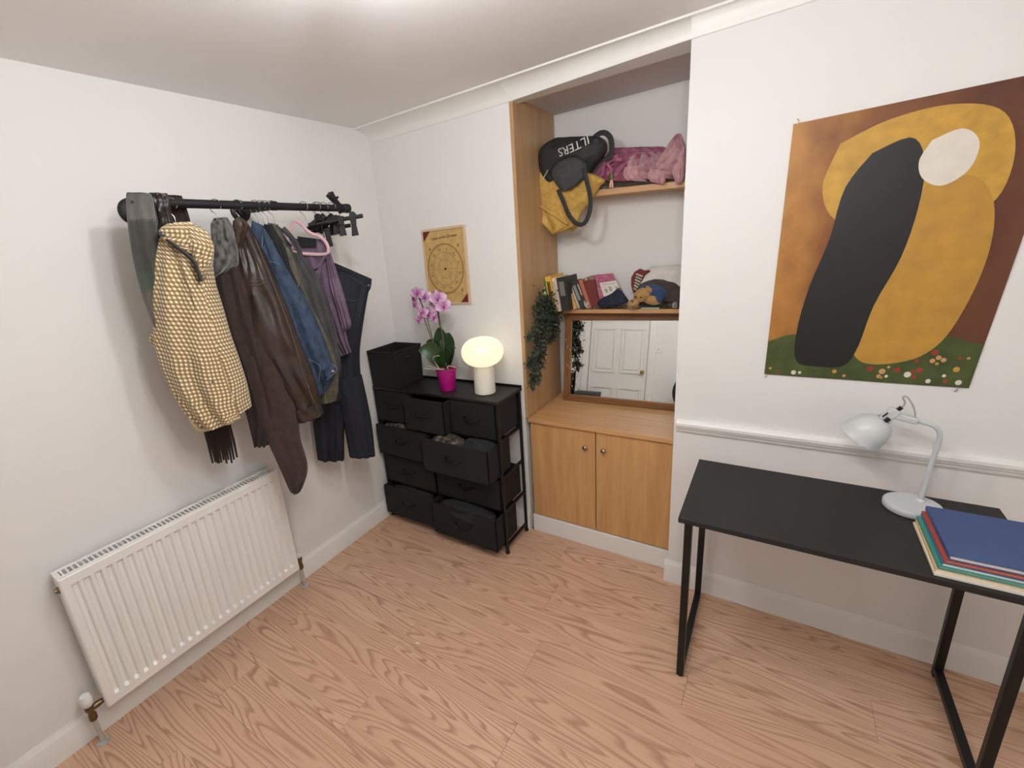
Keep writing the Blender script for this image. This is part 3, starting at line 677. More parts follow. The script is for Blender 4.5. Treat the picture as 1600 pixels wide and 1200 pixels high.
for nm, x0, x1, y0, y1, h, col, lab, rot, hard in (
    ('paper_folder', 2.528, 2.748, -.640, -.365, .008, (226, 212, 186), 'cream card folder at the bottom of the desk stack', .0, False),
    ('paper_folder', 2.532, 2.752, -.634, -.360, .007, (206, 172, 128), 'tan card folder second from the bottom of the desk stack', -.01, False),
    ('exercise_book', 2.536, 2.756, -.628, -.352, .009, (62, 140, 124), 'teal covered book in the desk stack', .0, True),
    ('exercise_book', 2.545, 2.760, -.622, -.345, .007, (38, 108, 148), 'thin petrol blue book between the teal and red ones', -.008, False),
    ('exercise_book', 2.547, 2.762, -.617, -.342, .009, (168, 72, 54), 'brick red book under the blue hardback', .0, True),
    ('hardback_book', 2.556, 2.764, -.612, -.332, .015, (58, 78, 124), 'blue cloth hardback on top of the desk stack', .0, True)):
    flat_book(nm, x0, x1, y0, y1, z, z+h, col, lab, 'folder' if nm == 'paper_folder' else 'book', rot, hard); z += h+.0004

# ------------------------------------------------------------------ clothes rail
RLX, RLZ = .28, 2.0
def rail_y(u): return at(u, 313+.04*(u-200), 'x', RLX).y
M_rail = mat('matt_black_pipe', (24, 24, 26), .55, .2, var=.08)
rl = thing('clothes_rail', 'black industrial pipe clothes rail fixed to the left wall by round flanges', 'clothes rail', (0, -1.0, RLZ))
RY0, RYE = -1.515, rail_y(540)
part('pipe', B().tube([(RLX, RY0, RLZ+.004), (RLX, RYE, RLZ-.006)], .0165, 16), M_rail, rl)
part('coupling', B().lathe([(.0175, -.012), (.020, -.010), (.020, .010), (.0175, .012)], (RLX, rail_y(428), RLZ), (0, 1, 0), 16), M_rail, rl)
part('end_cap', B().lathe([(.017, -.035), (.0215, -.032), (.0215, -.010), (.019, -.006), (.023, .002), (.022, .020), (.012, .026)], (RLX, RYE, RLZ-.006), (0, 1, 0), 16), M_rail, rl)
for (u, v) in ((203, 319), (374, 325)):
    c = at(u, v, 'x', 0); c.z = RLZ+.008 if u < 300 else RLZ+.012
    part('flange', B().lathe([(.050, .0005), (.050, .006), (.047, .010), (.024, .012), (.024, .026), (.017, .028)], c, (1, 0, 0), 24), M_rail, rl)
    part('support_arm', B().tube([c+Vector((.02, 0, 0)), Vector((RLX, c.y, RLZ))], .0155, 12), M_rail, rl)

# ------------------------------------------------------------------ garment building
class Hang:
    """a vertical plane through a point of the rail on which a garment hangs"""
    def __init__(s, u, phi=40, dn=0.0):
        s.y = rail_y(u); s.n = Vector((math.cos(math.radians(phi)), -math.sin(math.radians(phi)), 0)); s.e = Vector((-s.n.y, s.n.x, 0))
        s.p = Vector((RLX, s.y, RLZ)) + s.n*dn
    def pt(s, u, v, d=0.0):
        q = atplane(u, v, s.p+s.n*d, s.n); q.x = max(q.x, .022); return q
def shift(u, seg):
    """reorder a ring's arc coordinates so that they start at the back of the garment"""
    k = seg*3//4; tot = u[seg][0]-u[0][0]; q = [(u[(k+j) % seg][0] + (tot if k+j >= seg else 0), u[0][1]) for j in range(seg)]
    return q + [(q[0][0]+tot, u[0][1])]
def cloth(h, rows, th, N_=34, seg=56, fold=.012, kf=3.0, seed=0, d=0.0, grow=True, wr=.005, sq=.75):
    """volume lofted through rows of (uL, vL, uR, vR) on hanging plane h; th = half thickness (number or list)"""
    P = crom([tuple(map(float, r)) for r in rows], N_)
    T = crom([(t,) for t in (th if isinstance(th, (list, tuple)) else [th]*len(rows))], N_)
    R = []; L = 0; C = 0; prev = None
    for i, (a, b, c, e) in enumerate(P):
        l, r = h.pt(a, b, d), h.pt(c, e, d); m = (l+r)/2; hv = (r-l)/2; t = i/(N_-1); g = fold*(.35+.65*t if grow else 1); ring = []
        if prev is not None: L += (m-prev).length
        prev = m; C = max(C, 4*hv.length)
        for k in range(seg):
            th_ = 2*PI*k/seg; cx, sy = math.cos(th_), math.sin(th_)
            x = math.copysign(abs(cx)**sq, cx); y = math.copysign(abs(sy)**sq, sy)
            edge = 1-abs(cx)**4
            f = g*edge*math.sin(kf*PI*x + seed + 1.5*noise.noise(Vector((t*2.2, x*.7, seed)))) + wr*1.6*noise.noise(Vector((x*3, t*9, seed+5)))*edge
            ring.append(m + hv*x + h.n*(y*T[i][0]*(1 if y > 0 else .8) + f))
        for q in ring: q.x = max(q.x, .012)
        R.append(ring)
    uvr = []; v = 0.0
    for i, ring in enumerate(R):        # cloth coordinates in metres, measured along the fabric from the back seam
        ac = [0.0]
        for k in range(seg): ac.append(ac[-1] + (ring[(k+1) % seg]-ring[k]).length)
        if i: v += sum((R[i][k]-R[i-1][k]).length for k in range(0, seg//2, 4))/len(range(0, seg//2, 4))
        uvr.append([(a-ac[seg//2], v) for a in ac])
    return B().rings([rg_[seg*3//4:]+rg_[:seg*3//4] for rg_ in R], uvr=[[((a[0]), a[1]) for a in shift(u_, seg)] for u_ in uvr])
def band(h, pts, r, d, th=None, seg=8, n=24):
    P = crom([tuple(h.pt(u, v, d)) for u, v in pts], n)
    return B().tube(P, r, seg, flat=(h.n, th) if th else None)
def fabric(name, c1, c2, rough=.85, scale=60, bump=.3, bscale=400, sheen=.0, stretch=None, coat=0):
    k = N(name); tc = k.n('ShaderNodeTexCoord'); v = tc.outputs['Object']
    if stretch:
        mp = k.n('ShaderNodeMapping'); mp.inputs['Scale'].default_value = stretch; k.link(v, mp.inputs[0]); v = mp.outputs[0]
    a = k.n('ShaderNodeTexNoise', inp={'Vector': v, 'Scale': scale, 'Detail': 6, 'Roughness': .6})
    k.link(k.ramp(a.outputs[0], [(.35, rgb(*c1)), (.68, rgb(*c2))]), k.b.inputs['Base Color'])
    k.b.inputs['Roughness'].default_value = rough
    if sheen: k.b.inputs['Sheen Weight'].default_value = sheen
    if coat: k.b.inputs['Coat Weight'].default_value = coat
    b = k.n('ShaderNodeTexNoise', inp={'Vector': v, 'Scale': bscale, 'Detail': 3}); k.bump(b.outputs[0], bump, .0015)
    return k.m
def gingham():
    k = N('gingham_wool'); tc = k.n('ShaderNodeTexCoord'); s = k.n('ShaderNodeSeparateXYZ'); k.link(tc.outputs['UV'], s.inputs[0])
    def st(o, per):
        q = k.math('SINE', k.math('MULTIPLY', o, 2*PI/per)); return k.n('ShaderNodeMapRange', interpolation_type='SMOOTHSTEP', inp={0: q, 1: -.45, 2: .55}).outputs[0]
    a, b = st(s.outputs[0], .0165), st(s.outputs[1], .0155); sm = k.math('MULTIPLY', k.math('ADD', a, b), .5)
    k.link(k.ramp(sm, [(0, rgb(122, 100, 66)), (.5, rgb(158, 132, 90)), (.8, rgb(216, 200, 166)), (1, rgb(240, 230, 206))]), k.b.inputs['Base Color'])
    k.b.inputs['Roughness'].default_value = .9; k.b.inputs['Sheen Weight'].default_value = .2
    nz = k.n('ShaderNodeTexNoise', inp={'Vector': tc.outputs['Object'], 'Scale': 300, 'Detail': 2}); k.bump(nz.outputs[0], .3, .001)
    return k.m
M_ging = gingham()
def tartan():
    k = N('blanket_wool'); tc = k.n('ShaderNodeTexCoord'); s = k.n('ShaderNodeSeparateXYZ'); k.link(tc.outputs['UV'], s.inputs[0])
    nz = k.n('ShaderNodeTexNoise', inp={'Vector': tc.outputs['Object'], 'Scale': 160, 'Detail': 4})
    z = k.math('ADD', s.outputs[1], k.math('MULTIPLY', k.math('SUBTRACT', nz.outputs[0], .5), .03))
    c = k.ramp(z, [(0, rgb(96, 94, 90)), (.085, rgb(112, 110, 105)), (.092, rgb(66, 65, 62)), (.255, rgb(60, 59, 56)), (.265, rgb(60, 70, 56)), (.32, rgb(66, 77, 62)), (.33, rgb(92, 85, 76)), (.46, rgb(84, 77, 68)), (.50, rgb(52, 50, 47)), (1, rgb(60, 58, 54))])
    c = k.mix(k.math('MULTIPLY', nz.outputs[0], .5), c, rgb(60, 58, 54)); k.link(c, k.b.inputs['Base Color'])
    k.b.inputs['Roughness'].default_value = .95; k.b.inputs['Sheen Weight'].default_value = .3; k.bump(nz.outputs[0], .6, .003); return k.m
M_tart = tartan()
M_satin = fabric('black_satin_print', (12, 11, 12), (52, 44, 40), .35, 26, .1, stretch=(6, 6, 1))
M_lining = mat('dark_lining', (26, 22, 22), .6); M_brownwool = fabric('dark_brown_wool', (38, 26, 22), (54, 38, 32), .95, 40, .3, sheen=.05)
M_suede = fabric('brown_suede', (50, 34, 30), (66, 47, 41), .95, 30, .25, sheen=.1); M_fur = fabric('grey_fur', (40, 40, 39), (112, 110, 106), .95, 45, .9, 160, sheen=.3, stretch=(1, 1, .5))
M_leather = fabric('brown_leather', (38, 27, 22), (60, 44, 36), .44, 18, .35, 90); M_denim = fabric('blue_denim', (30, 44, 64), (58, 75, 98), .85, 36, .35, 600, stretch=(1, 1, .5))
M_olive = fabric('olive_canvas', (70, 66, 54), (96, 90, 74), .85, 30, .2); M_slate = fabric('charcoal_jersey', (50, 49, 50), (66, 65, 66), .9, 20, .15); M_purple = fabric('mauve_jersey', (84, 68, 84), (112, 92, 110), .8, 16, .12)
M_jeans = fabric('indigo_denim', (9, 12, 21), (19, 25, 38), .8, 30, .35, 600, stretch=(1, 1, .4)); M_stitch = mat('pale_stitch', (112, 122, 138), .8); M_tan_st = mat('tan_stitch', (112, 92, 62), .8)
M_black_cl = fabric('black_cotton', (14, 14, 15), (26, 26, 28), .85, 30, .2)
M_chrome = mat('chrome_wire', (200, 200, 200), .18, 1, var=.02)

def hook(t, h, u, drop=.085, m=None, r=.0018):
    y = rail_y(u); q = []; tw = Vector((0, 0, 0))
    for i in range(13):
        a = math.radians(-50 + 230*i/12); q.append(Vector((RLX, y, RLZ)) + h.e*(.0205*math.cos(a)) + Vector((0, 0, .0205*math.sin(a))))
    q += [Vector((RLX, y, RLZ)) + h.e*(-.020) + Vector((0, 0, -.02)), Vector((RLX, y, RLZ-.042)), Vector((RLX, y, RLZ-drop))]
    return part('hook', B().tube(crom([tuple(p) for p in q], 34), r, 6), m or M_chrome, t)
def hanger(u, h, lab, m, half=.19, drop=.085, fall=.09, thick=.005):
    y = rail_y(u); t = thing('coat_hanger', lab, 'hanger', (RLX, y, RLZ-drop), 'coat hangers on the rail'); hook(t, h, u, drop)
    c = Vector((RLX, y, RLZ-drop)); l = max(-half, (-RLX+.06)/max(h.e.x, .2))
    part('shoulder_bar', B().tube(crom([tuple(c+h.e*l+Vector((0, 0, -fall))), tuple(c+h.e*l*.5+Vector((0, 0, -fall*.42))), tuple(c), tuple(c+h.e*half*.5+Vector((0, 0, -fall*.42))), tuple(c+h.e*half+Vector((0, 0, -fall)))], 18), thick, 8), m, t)
    return t
M_wood_h = mat('hanger_wood', (150, 112, 72), .5); M_white_h = mat('hanger_white', (220, 218, 212), .5); M_blk_h = mat('hanger_black', (22, 22, 23), .6)

# grey blanket scarf and satin scarf over the rail's near end
h = Hang(212, 28, -.004)
single('blanket_scarf', cloth(h, [(198, 302, 236, 303), (197, 312, 240, 314), (199, 345, 244, 345), (206, 395, 250, 390), (216, 440, 256, 430), (228, 478, 262, 472), (238, 505, 262, 500), (243, 518, 262, 514)], .027, fold=.010, kf=2), M_tart, 'grey and green wool blanket scarf draped over the near end of the rail', 'scarf')
h = Hang(250, 28, .01)
single('satin_scarf', cloth(h, [(233, 302, 262, 303), (233, 314, 266, 316), (239, 340, 268, 336), (246, 372, 274, 356), (254, 420, 286, 410), (262, 470, 296, 470)], .022, fold=.006, kf=2, seed=2), M_satin, 'black satin scarf over the rail beside the blanket scarf', 'scarf')
# fringed brown scarf behind the checked jacket
h = Hang(282, 35, -.05)
t = thing('fringed_scarf', 'dark brown fringed scarf hanging below the checked jacket', 'scarf', h.pt(340, 726))
part('body', cloth(h, [(262, 305, 284, 306), (268, 340, 296, 340), (280, 440, 320, 436), (300, 560, 342, 552), (316, 655, 356, 648), (319, 672, 358, 662)], .014, fold=.004), M_brownwool, t)
for i in range(11):
    f_ = i/10; u0, v0 = 319+39*f_, 670-9*f_; u1, v1 = 333+36*f_ + random.uniform(-1.5, 1.5), 727-8*f_+random.uniform(-5, 3)
    part('tassel', B().tube([h.pt(u0, v0), h.pt((u0+u1)/2+.6, (v0+v1)/2, .004*math.sin(i*2)), h.pt(u1, v1)], [.0055, .0062, .0045], 6), M_brownwool, t)

# checked jacket
h = Hang(266, 38)
hanger(266, h, 'wire hook hanger inside the checked jacket', M_wood_h, .06)
t = thing('checked_jacket', 'cream and tan checked wool jacket hanging on the rail', 'jacket', h.pt(330, 668))
part('body', cloth(h, [(268, 349, 300, 347), (252, 366, 327, 366), (246, 392, 331, 398), (245, 430, 336, 440), (246, 480, 348, 480), (250, 525, 360, 522), (262, 570, 374, 562), (282, 620, 386, 600), (300, 655, 393, 634)], [.03, .055, .075, .085, .09, .09, .088, .082, .075], N_=44, seg=72, fold=.022, kf=3.2, seed=1, sq=.8), M_ging, t)
part('sleeve', cloth(h, [(250, 372, 292, 378), (243, 410, 312, 420), (240, 465, 326, 470), (241, 520, 340, 530), (250, 565, 352, 575), (268, 608, 364, 610), (290, 645, 374, 640), (313, 671, 376, 652)], [.03, .05, .062, .066, .066, .062, .055, .045], N_=44, seg=72, fold=.017, kf=2.4, seed=4, d=.062, sq=.8), M_ging, t)
part('collar', cloth(h, [(290, 352, 324, 362), (294, 372, 334, 384), (300, 396, 333, 404), (306, 418, 330, 418), (313, 440, 322, 432)], [.02, .03, .03, .022, .01], N_=20, seg=40, fold=.004, d=.10), M_ging, t)
part('hood_edge', cloth(h, [(262, 350, 302, 348), (249, 360, 306, 362), (256, 376, 306, 384), (284, 392, 308, 400)], [.02, .03, .03, .012], N_=18, seg=40, fold=.003, d=.095), M_ging, t)
part('neck_opening', band(h, [(261, 374), (276, 386), (292, 398), (304, 410), (310, 426), (314, 440)], .0065, .124, .003), M_lining, t)
M_gseam = mat('khaki_seam', (112, 92, 60), .9)
part('seam', band(h, [(268, 388), (284, 420), (296, 452), (306, 486)], .0016, .128), M_gseam, t)
part('pocket_flap', cloth(h, [(236, 520, 252, 524), (234, 530, 252, 538), (240, 540, 254, 546)], .015, N_=10, seg=24, fold=.0, d=.06), M_ging, t)
M_btn = mat('grey_snap', (84, 84, 92), .3, .6)
part('button', B().lathe([(.008, 0), (.009, .003), (.006, .006), (.001, .006)], h.pt(253, 366, .135), h.n, 12), M_btn, t)
part('button', B().lathe([(.012, -.004), (.013, .003), (.008, .007), (.001, .006)], h.pt(328, 597, .122), h.n, 12), M_btn, t)
part('hem', band(h, [(296, 654), (312, 672), (336, 668), (360, 658), (376, 652)], .006, .085, .010), M_ging, t)

# brown coat with grey fur collar
h = Hang(336, 40)
hanger(336, h, 'wire hook hanger inside the fur collar', M_wood_h, .06)
t = thing('fur_collar_coat', 'long dark brown coat with a grey fur collar, second coat from the near end', 'coat', h.pt(460, 770))
part('body', cloth(h, [(334, 365, 366, 362), (326, 410, 382, 410), (330, 460, 396, 460), (342, 510, 408, 510), (358, 560, 424, 560), (374, 610, 436, 612), (386, 650, 440, 650), (397, 696, 420, 694)], [.03, .055, .065, .07, .07, .065, .055, .03], N_=36, fold=.014, seed=3), M_brownwool, t)
part('sleeve', cloth(h, [(376, 520, 436, 520), (386, 580, 452, 580), (398, 640, 464, 640), (418, 688, 470, 686), (438, 732, 481, 728), (452, 764, 474, 758), (458, 771, 466, 770)], [.04, .05, .05, .046, .04, .03, .012], N_=34, fold=.006, seed=6, d=.015), M_suede, t)
part('fur_collar', cloth(h, [(334, 342, 356, 340), (330, 356, 366, 358), (332, 378, 371, 380), (330, 402, 374, 402), (322, 424, 368, 420), (316, 441, 330, 438)], [.028, .05, .058, .055, .042, .012], N_=30, fold=.008, seed=9, d=.035, wr=.02), M_fur, t)

# leather jacket
h = Hang(370, 42, .035)
hanger(370, h, 'wire hook hanger inside the brown leather jacket', M_wood_h, .06)
t = thing('leather_jacket', 'dark brown leather jacket with a cuffed sleeve, beside the fur collared coat', 'jacket', h.pt(485, 655))
part('body', cloth(h, [(368, 350, 388, 350), (376, 400, 416, 400), (384, 460, 440, 460), (392, 520, 452, 520), (396, 580, 460, 580), (398, 645, 462, 646)], [.025, .05, .06, .065, .065, .06], N_=30, fold=.01, d=-.03, seed=8), M_lining, t)
part('sleeve', cloth(h, [(367, 344, 386, 346), (369, 375, 400, 382), (372, 425, 424, 428), (374, 478, 447, 474), (380, 526, 467, 528), (398, 572, 484, 570), (424, 606, 495, 602), (446, 634, 501, 626), (462, 652, 504, 638)], [.02, .045, .06, .068, .07, .066, .058, .05, .044], N_=44, seg=64, fold=.009, kf=2.2, seed=2, wr=.011, d=.02), M_leather, t)
part('cuff', cloth(h, [(458, 640, 500, 624), (464, 655, 505, 640), (467, 659, 506, 645)], [.05, .052, .05], N_=10, seg=40, fold=.003, d=.022), M_leather, t)
part('collar', cloth(h, [(364, 346, 374, 338), (364, 362, 388, 352), (366, 384, 382, 376), (371, 402, 376, 398)], [.012, .022, .018, .006], N_=16, seg=32, fold=.003, d=.058), M_leather, t)
M_lst = mat('leather_seam', (92, 74, 60), .6)
part('seam', band(h, [(398, 372), (420, 426), (440, 478), (458, 528), (470, 572), (484, 612), (492, 630)], .0016, .088), M_lst, t)
for dv in (0, 6): part('seam', band(h, [(391, 441+dv), (404, 439+dv), (418, 434+dv)], .0014, .093), M_lst, t)
part('snap', B().lathe([(.006, 0), (.006, .003), (.001, .004)], h.pt(440, 641, .04), h.n, 10), M_chrome, t)

# denim jacket
h = Hang(398, 42)
hanger(398, h, 'white hanger with a wire hook inside the denim jacket', M_white_h, .05)
t = thing('denim_jacket', 'mid blue denim jacket with pale stitching beside the leather jacket', 'jacket', h.pt(500, 615))
part('body', cloth(h, [(394, 346, 410, 352), (396, 384, 430, 384), (404, 425, 452, 425), (420, 470, 478, 466), (438, 515, 500, 512), (456, 560, 516, 556), (480, 600, 522, 588), (494, 618, 508, 612)], [.018, .04, .05, .055, .055, .05, .042, .03], N_=36, fold=.010, seed=4), M_denim, t)
part('collar', cloth(h, [(394, 345, 411, 352), (392, 360, 412, 372), (396, 385, 410, 392), (405, 398, 410, 402)], [.012, .02, .015, .005], N_=16, seg=32, fold=.002, d=.04), M_denim, t)
part('cuff', cloth(h, [(502, 578, 520, 570), (508, 592, 527, 578), (504, 600, 522, 588)], [.03, .032, .02], N_=10, seg=32, fold=.001, d=.035), M_denim, t)
part('button', B().lathe([(.006, 0), (.006, .003), (.001, .004)], h.pt(520, 580, .075), h.n, 10), M_chrome, t)
for pts in ([(410, 370), (409, 390), (406, 398)], [(414, 411), (424, 409), (436, 413)], [(418, 415), (434, 448), (452, 490), (468, 528)], [(478, 560), (492, 566), (500, 574), (498, 596)], [(516, 568), (527, 577), (510, 594)]):
    part('stitching', band(h, pts, .0011, .062 if pts[0][0] < 460 else .068), M_stitch, t)

# olive shirt, black top, charcoal vest
h = Hang(407, 42)
hanger(407, h, 'wire hook hanger inside the black top', M_blk_h, .08)
single('black_shirt', cloth(h, [(412, 350, 426, 352), (418, 385, 446, 388), (432, 425, 462, 432), (448, 470, 484, 476), (464, 520, 504, 524), (480, 570, 520, 572)], [.012, .025, .03, .03, .03, .03], fold=.006, seed=7), M_black_cl, 'black cotton top squeezed between the denim jacket and the olive shirt', 'shirt')
h = Hang(414, 42)
hanger(414, h, 'wire hook hanger inside the olive shirt', M_blk_h, .08)
t = thing('olive_shirt', 'olive canvas shirt behind the denim jacket, its hem showing below', 'shirt', h.pt(512, 632))
part('body', cloth(h, [(418, 348, 430, 350), (426, 380, 452, 388), (440, 415, 468, 426), (458, 460, 484, 470), (474, 510, 508, 516), (488, 560, 526, 566), (496, 600, 529, 604), (500, 630, 526, 624)], [.012, .025, .03, .032, .034, .036, .036, .03], fold=.006, seed=12), M_olive, t)
part('zip', band(h, [(468, 440), (466, 448), (470, 462), (475, 474)], .002, .038), M_chrome, t)
h = Hang(424, 42)
hanger(424, h, 'wire hook hanger inside the charcoal vest top', M_blk_h, .08)
t = thing('vest_top', 'charcoal jersey vest top between the olive shirt and the mauve top', 'shirt', h.pt(520, 588))
part('body', cloth(h, [(448, 392, 470, 396), (458, 420, 492, 424), (470, 455, 506, 456), (482, 495, 518, 496), (494, 535, 528, 536), (504, 570, 533, 570), (512, 592, 530, 590)], [.014, .028, .032, .034, .034, .034, .028], fold=.006, seed=14), M_slate, t)
for pts in ([(430, 352), (440, 368), (450, 384), (456, 400)], [(442, 356), (456, 372), (466, 388), (470, 402)]):
    part('shoulder_strap', band(h, pts, .011, .012, .004), M_slate, t)

# mauve top on a pink hanger
h = Hang(474, 52)
t = thing('velvet_hanger', 'pale pink velvet hanger holding the mauve top', 'hanger', h.pt(474, 345), 'coat hangers on the rail')
hook(t, h, 474, .062)
loop = [(461, 345), (470, 350), (483, 363), (498, 369), (508, 377), (513, 389), (508, 397), (482, 397), (458, 394), (455, 386), (449, 375), (448, 366), (455, 357), (461, 345)]
part('frame_loop', B().tube(crom([tuple(h.pt(u, v, .036)) for u, v in loop], 70), .0078, 8, flat=(h.n, .005)), mat('pink_velvet', (206, 166, 172), .7, var=.05), t)
t = thing('mauve_top', 'mauve draped neck jersey top on the pink hanger', 'shirt', h.pt(530, 552))
part('body', cloth(h, [(450, 372, 506, 374), (455, 390, 512, 388), (458, 410, 519, 404), (466, 440, 527, 436), (478, 470, 534, 466), (494, 500, 540, 496), (512, 528, 542, 524), (532, 556, 549, 550)], [.012, .02, .028, .034, .036, .034, .03, .02], N_=36, fold=.012, kf=4.2, seed=15), M_purple, t)
part('sleeve', cloth(h, [(506, 388, 517, 396), (512, 420, 526, 424), (518, 455, 535, 452), (528, 485, 543, 482), (534, 510, 549, 506), (538, 517, 546, 514)], [.012, .022, .028, .03, .028, .015], N_=26, fold=.006, d=.025, seed=16), M_purple, t)
for i in range(4):
    part('neck_fold', band(h, [(465+3*i, 400+3*i), (476+i, 414+7*i), (488, 420+8*i), (500-i, 414+7*i), (507-2*i, 400+3*i)], 0.0075, .050-.001*i, .008), M_purple, t)
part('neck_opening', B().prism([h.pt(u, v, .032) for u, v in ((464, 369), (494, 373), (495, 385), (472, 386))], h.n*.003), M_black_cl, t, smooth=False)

# jeans clipped on a trouser hanger
h = Hang(520, 35)
t = thing('jeans', 'dark indigo jeans hanging at the corner end of the rail', 'jeans', h.pt(560, 712))
part('hips', cloth(h, [(512, 408, 580, 438), (511, 440, 575, 460), (508, 490, 568, 500), (502, 540, 562, 548), (495, 590, 564, 590), (490, 625, 570, 622)], [.028, .045, .055, .055, .055, .05], N_=30, fold=.007, seed=17), M_jeans, t)
part('leg', cloth(h, [(520, 590, 565, 585), (530, 630, 574, 626), (538, 668, 581, 664), (546, 713, 586, 710)], [.05, .052, .05, .046], N_=24, fold=.006, seed=18, d=.01), M_jeans, t)
part('leg', cloth(h, [(492, 580, 540, 590), (488, 630, 542, 632), (490, 670, 538, 672), (496, 717, 538, 716)], [.045, .05, .05, .046], N_=24, fold=.012, seed=19, d=-.02), M_jeans, t)
part('waistband', cloth(h, [(511, 406, 581, 436), (512, 416, 580, 446)], [.03, .034], N_=8, seg=40, fold=.002, d=0), M_jeans, t)
part('belt_loop', band(h, [(577, 438), (578, 448), (574, 456)], .006, .026, .004, n=8), M_jeans, t)
part('button', B().lathe([(.007, 0), (.007, .003), (.001, .004)], h.pt(576, 446, .034), h.n, 10), M_btn, t)
for pts in ([(528, 424), (548, 432), (574, 450)], [(534, 463), (548, 470), (560, 468)], [(566, 450), (560, 480), (553, 512)], [(548, 711), (566, 711), (585, 708)], [(569, 452), (564, 480), (557, 512)]):
    part('stitching', band(h, pts, .0008, .0605 if pts[0][1] < 600 else .058), mat('indigo_stitch', (70, 78, 94), .8), t)

t = thing('trouser_hanger', 'thin wire trouser hanger holding the jeans by the waist', 'hanger', h.pt(545, 420), 'coat hangers on the rail')
hook(t, h, 497, .06)
part('stem', B().tube([(RLX, rail_y(497), RLZ-.06), h.pt(514, 404), h.pt(530, 420)], .002, 6), M_chrome, t)
part('bar', B().tube([h.pt(516, 412), h.pt(576, 440)], .005, 8), M_blk_h, t)
# black clip hangers at the end of the rail
def clip(q, c, up, side, nn, s=1.0):
    c, up, side, nn = Vector(c), Vector(up), Vector(side), Vector(nn)
    q.hexa([c+side*a*s+nn*b*s+up*z*s for z, w_, d_ in ((-.034, .012, .006), (.0, .008, .009)) for a, b in ((-w_, -d_), (w_, -d_), (w_, d_), (-w_, d_))])
    q.hexa([c+side*a*s+nn*b*s+up*z*s for z, w_, d_ in ((.0, .008, .009), (.028, .011, .012)) for a, b in ((-w_, -d_), (w_, -d_), (w_, d_), (-w_, d_))])
    return q
def clip_hanger(u, phi, lab, bar, clips, pegs, dn=0.0):
    h = Hang(u, phi, dn); t = thing('clip_hanger', lab, 'hanger', (RLX, rail_y(u), RLZ-.10), 'coat hangers on the rail')
    hook(t, h, u, .05)
    B0, B1 = h.pt(*bar[0]), h.pt(*bar[1]); d = (B1-B0).normalized()
    part('neck', B().tube([Vector((RLX, rail_y(u), RLZ-.04)), (B0+B1)/2*.4+B0*.6], [.016, .024], 8), M_blk_h, t)
    part('bar', B().tube([B0, B1], .0095, 8), M_blk_h, t)
    for cu, cv in clips: part('clip', clip(B(), h.pt(cu, cv), (0, 0, 1), d, h.n, 1.4), M_blk_h, t, bevel=.002)
    for cu, cv in pegs: part('clip_spring', B().lathe([(.016, -.013), (.016, .013)], h.pt(cu, cv), h.n, 10), M_blk_h, t)
    return t
clip_hanger(494, 50, 'black clip hanger with its bar sticking out furthest towards the corner', [(482, 352), (567, 337)], [(553, 352), (534, 352)], [(551, 336)], .02)
clip_hanger(506, 50, 'black clip hanger with a clip hanging low above the jeans', [(478, 358), (530, 344)], [(513, 370), (524, 350)], [(516, 346)], .0)
clip_hanger(518, 50, 'black clip hanger pressed against the end of the rail', [(486, 362), (548, 352)], [(529, 350), (519, 352)], [], -.03)
t = thing('clip_hanger', 'small black clip standing on top of the rail end', 'hanger', at(523, 322, 'x', RLX), 'coat hangers on the rail')
cc = at(526, 318, 'x', RLX-.02); dd = (at(517, 306, 'x', RLX-.02)-cc).normalized(); nn_ = Vector((1, 0, 0)); ss_ = dd.cross(nn_).normalized()
part('clip', clip(B(), cc+dd*.02, dd, ss_, nn_, 1.4), M_blk_h, t, bevel=.002)
part('jaw', clip(B(), at(529, 328, 'x', RLX-.02), -dd, ss_, nn_, .7), M_blk_h, t, bevel=.002)
part('peg', B().tube([at(520, 313, 'x', RLX-.02), at(528, 308, 'x', RLX-.02)], .006, 8), M_blk_h, t)

# ------------------------------------------------------------------ upper shelf: bag, towels
class Face:
    """a vertical plane facing the room at depth y (alcove things)"""
    def __init__(s, y): s.n = Vector((0, -1, 0)); s.e = Vector((1, 0, 0)); s.p = Vector((0, y, 0))
    def pt(s, u, v, d=0.0): return atplane(u, v, s.p+s.n*d, s.n)
M_mustard = fabric('mustard_corduroy', (184, 146, 70), (212, 174, 96), .9, 40, .4, 200); M_must_e = mat('mustard_binding', (210, 176, 104), .9)
h = Face(.318)
t = thing('mustard_cloth', 'mustard yellow cloth bag hanging over the left end of the upper shelf', 'cloth', h.pt(865, 364))
part('drape', cloth(h, [(846, 262, 900, 262), (838, 274, 944, 280), (825, 290, 936, 294), (823, 308, 922, 316), (828, 326, 908, 332), (838, 340, 904, 344), (852, 354, 898, 354), (864, 366, 874, 364)], [.03, .045, .04, .035, .03, .028, .024, .008], N_=34, fold=.014, kf=2.4, seed=21, wr=.008), M_mustard, t)
part('tail', cloth(h, [(872, 330, 906, 336), (880, 345, 905, 348), (886, 356, 902, 354), (892, 362, 896, 361)], [.02, .02, .015, .006], N_=16, seg=32, fold=.006, d=-.02), M_mustard, t)
part('flap_fold', band(h, [(824, 298), (838, 316), (856, 330), (872, 340), (886, 350)], .0045, .040, .004), M_must_e, t)
part('corner_knot', cloth(h, [(820, 276, 828, 278), (820, 288, 834, 290), (824, 300, 832, 302)], [.008, .014, .008], N_=10, seg=20, fold=.003, d=.01), M_must_e, t)
M_bag = fabric('black_nylon', (34, 35, 36), (50, 51, 52), .7, 20, .15); M_bag2 = fabric('charcoal_mesh', (58, 60, 61), (72, 74, 75), .85, 90, .4); M_webb = mat('bag_webbing', (42, 43, 44), .75); M_letter = mat('white_print', (206, 204, 200), .7)
h = Face(.33)
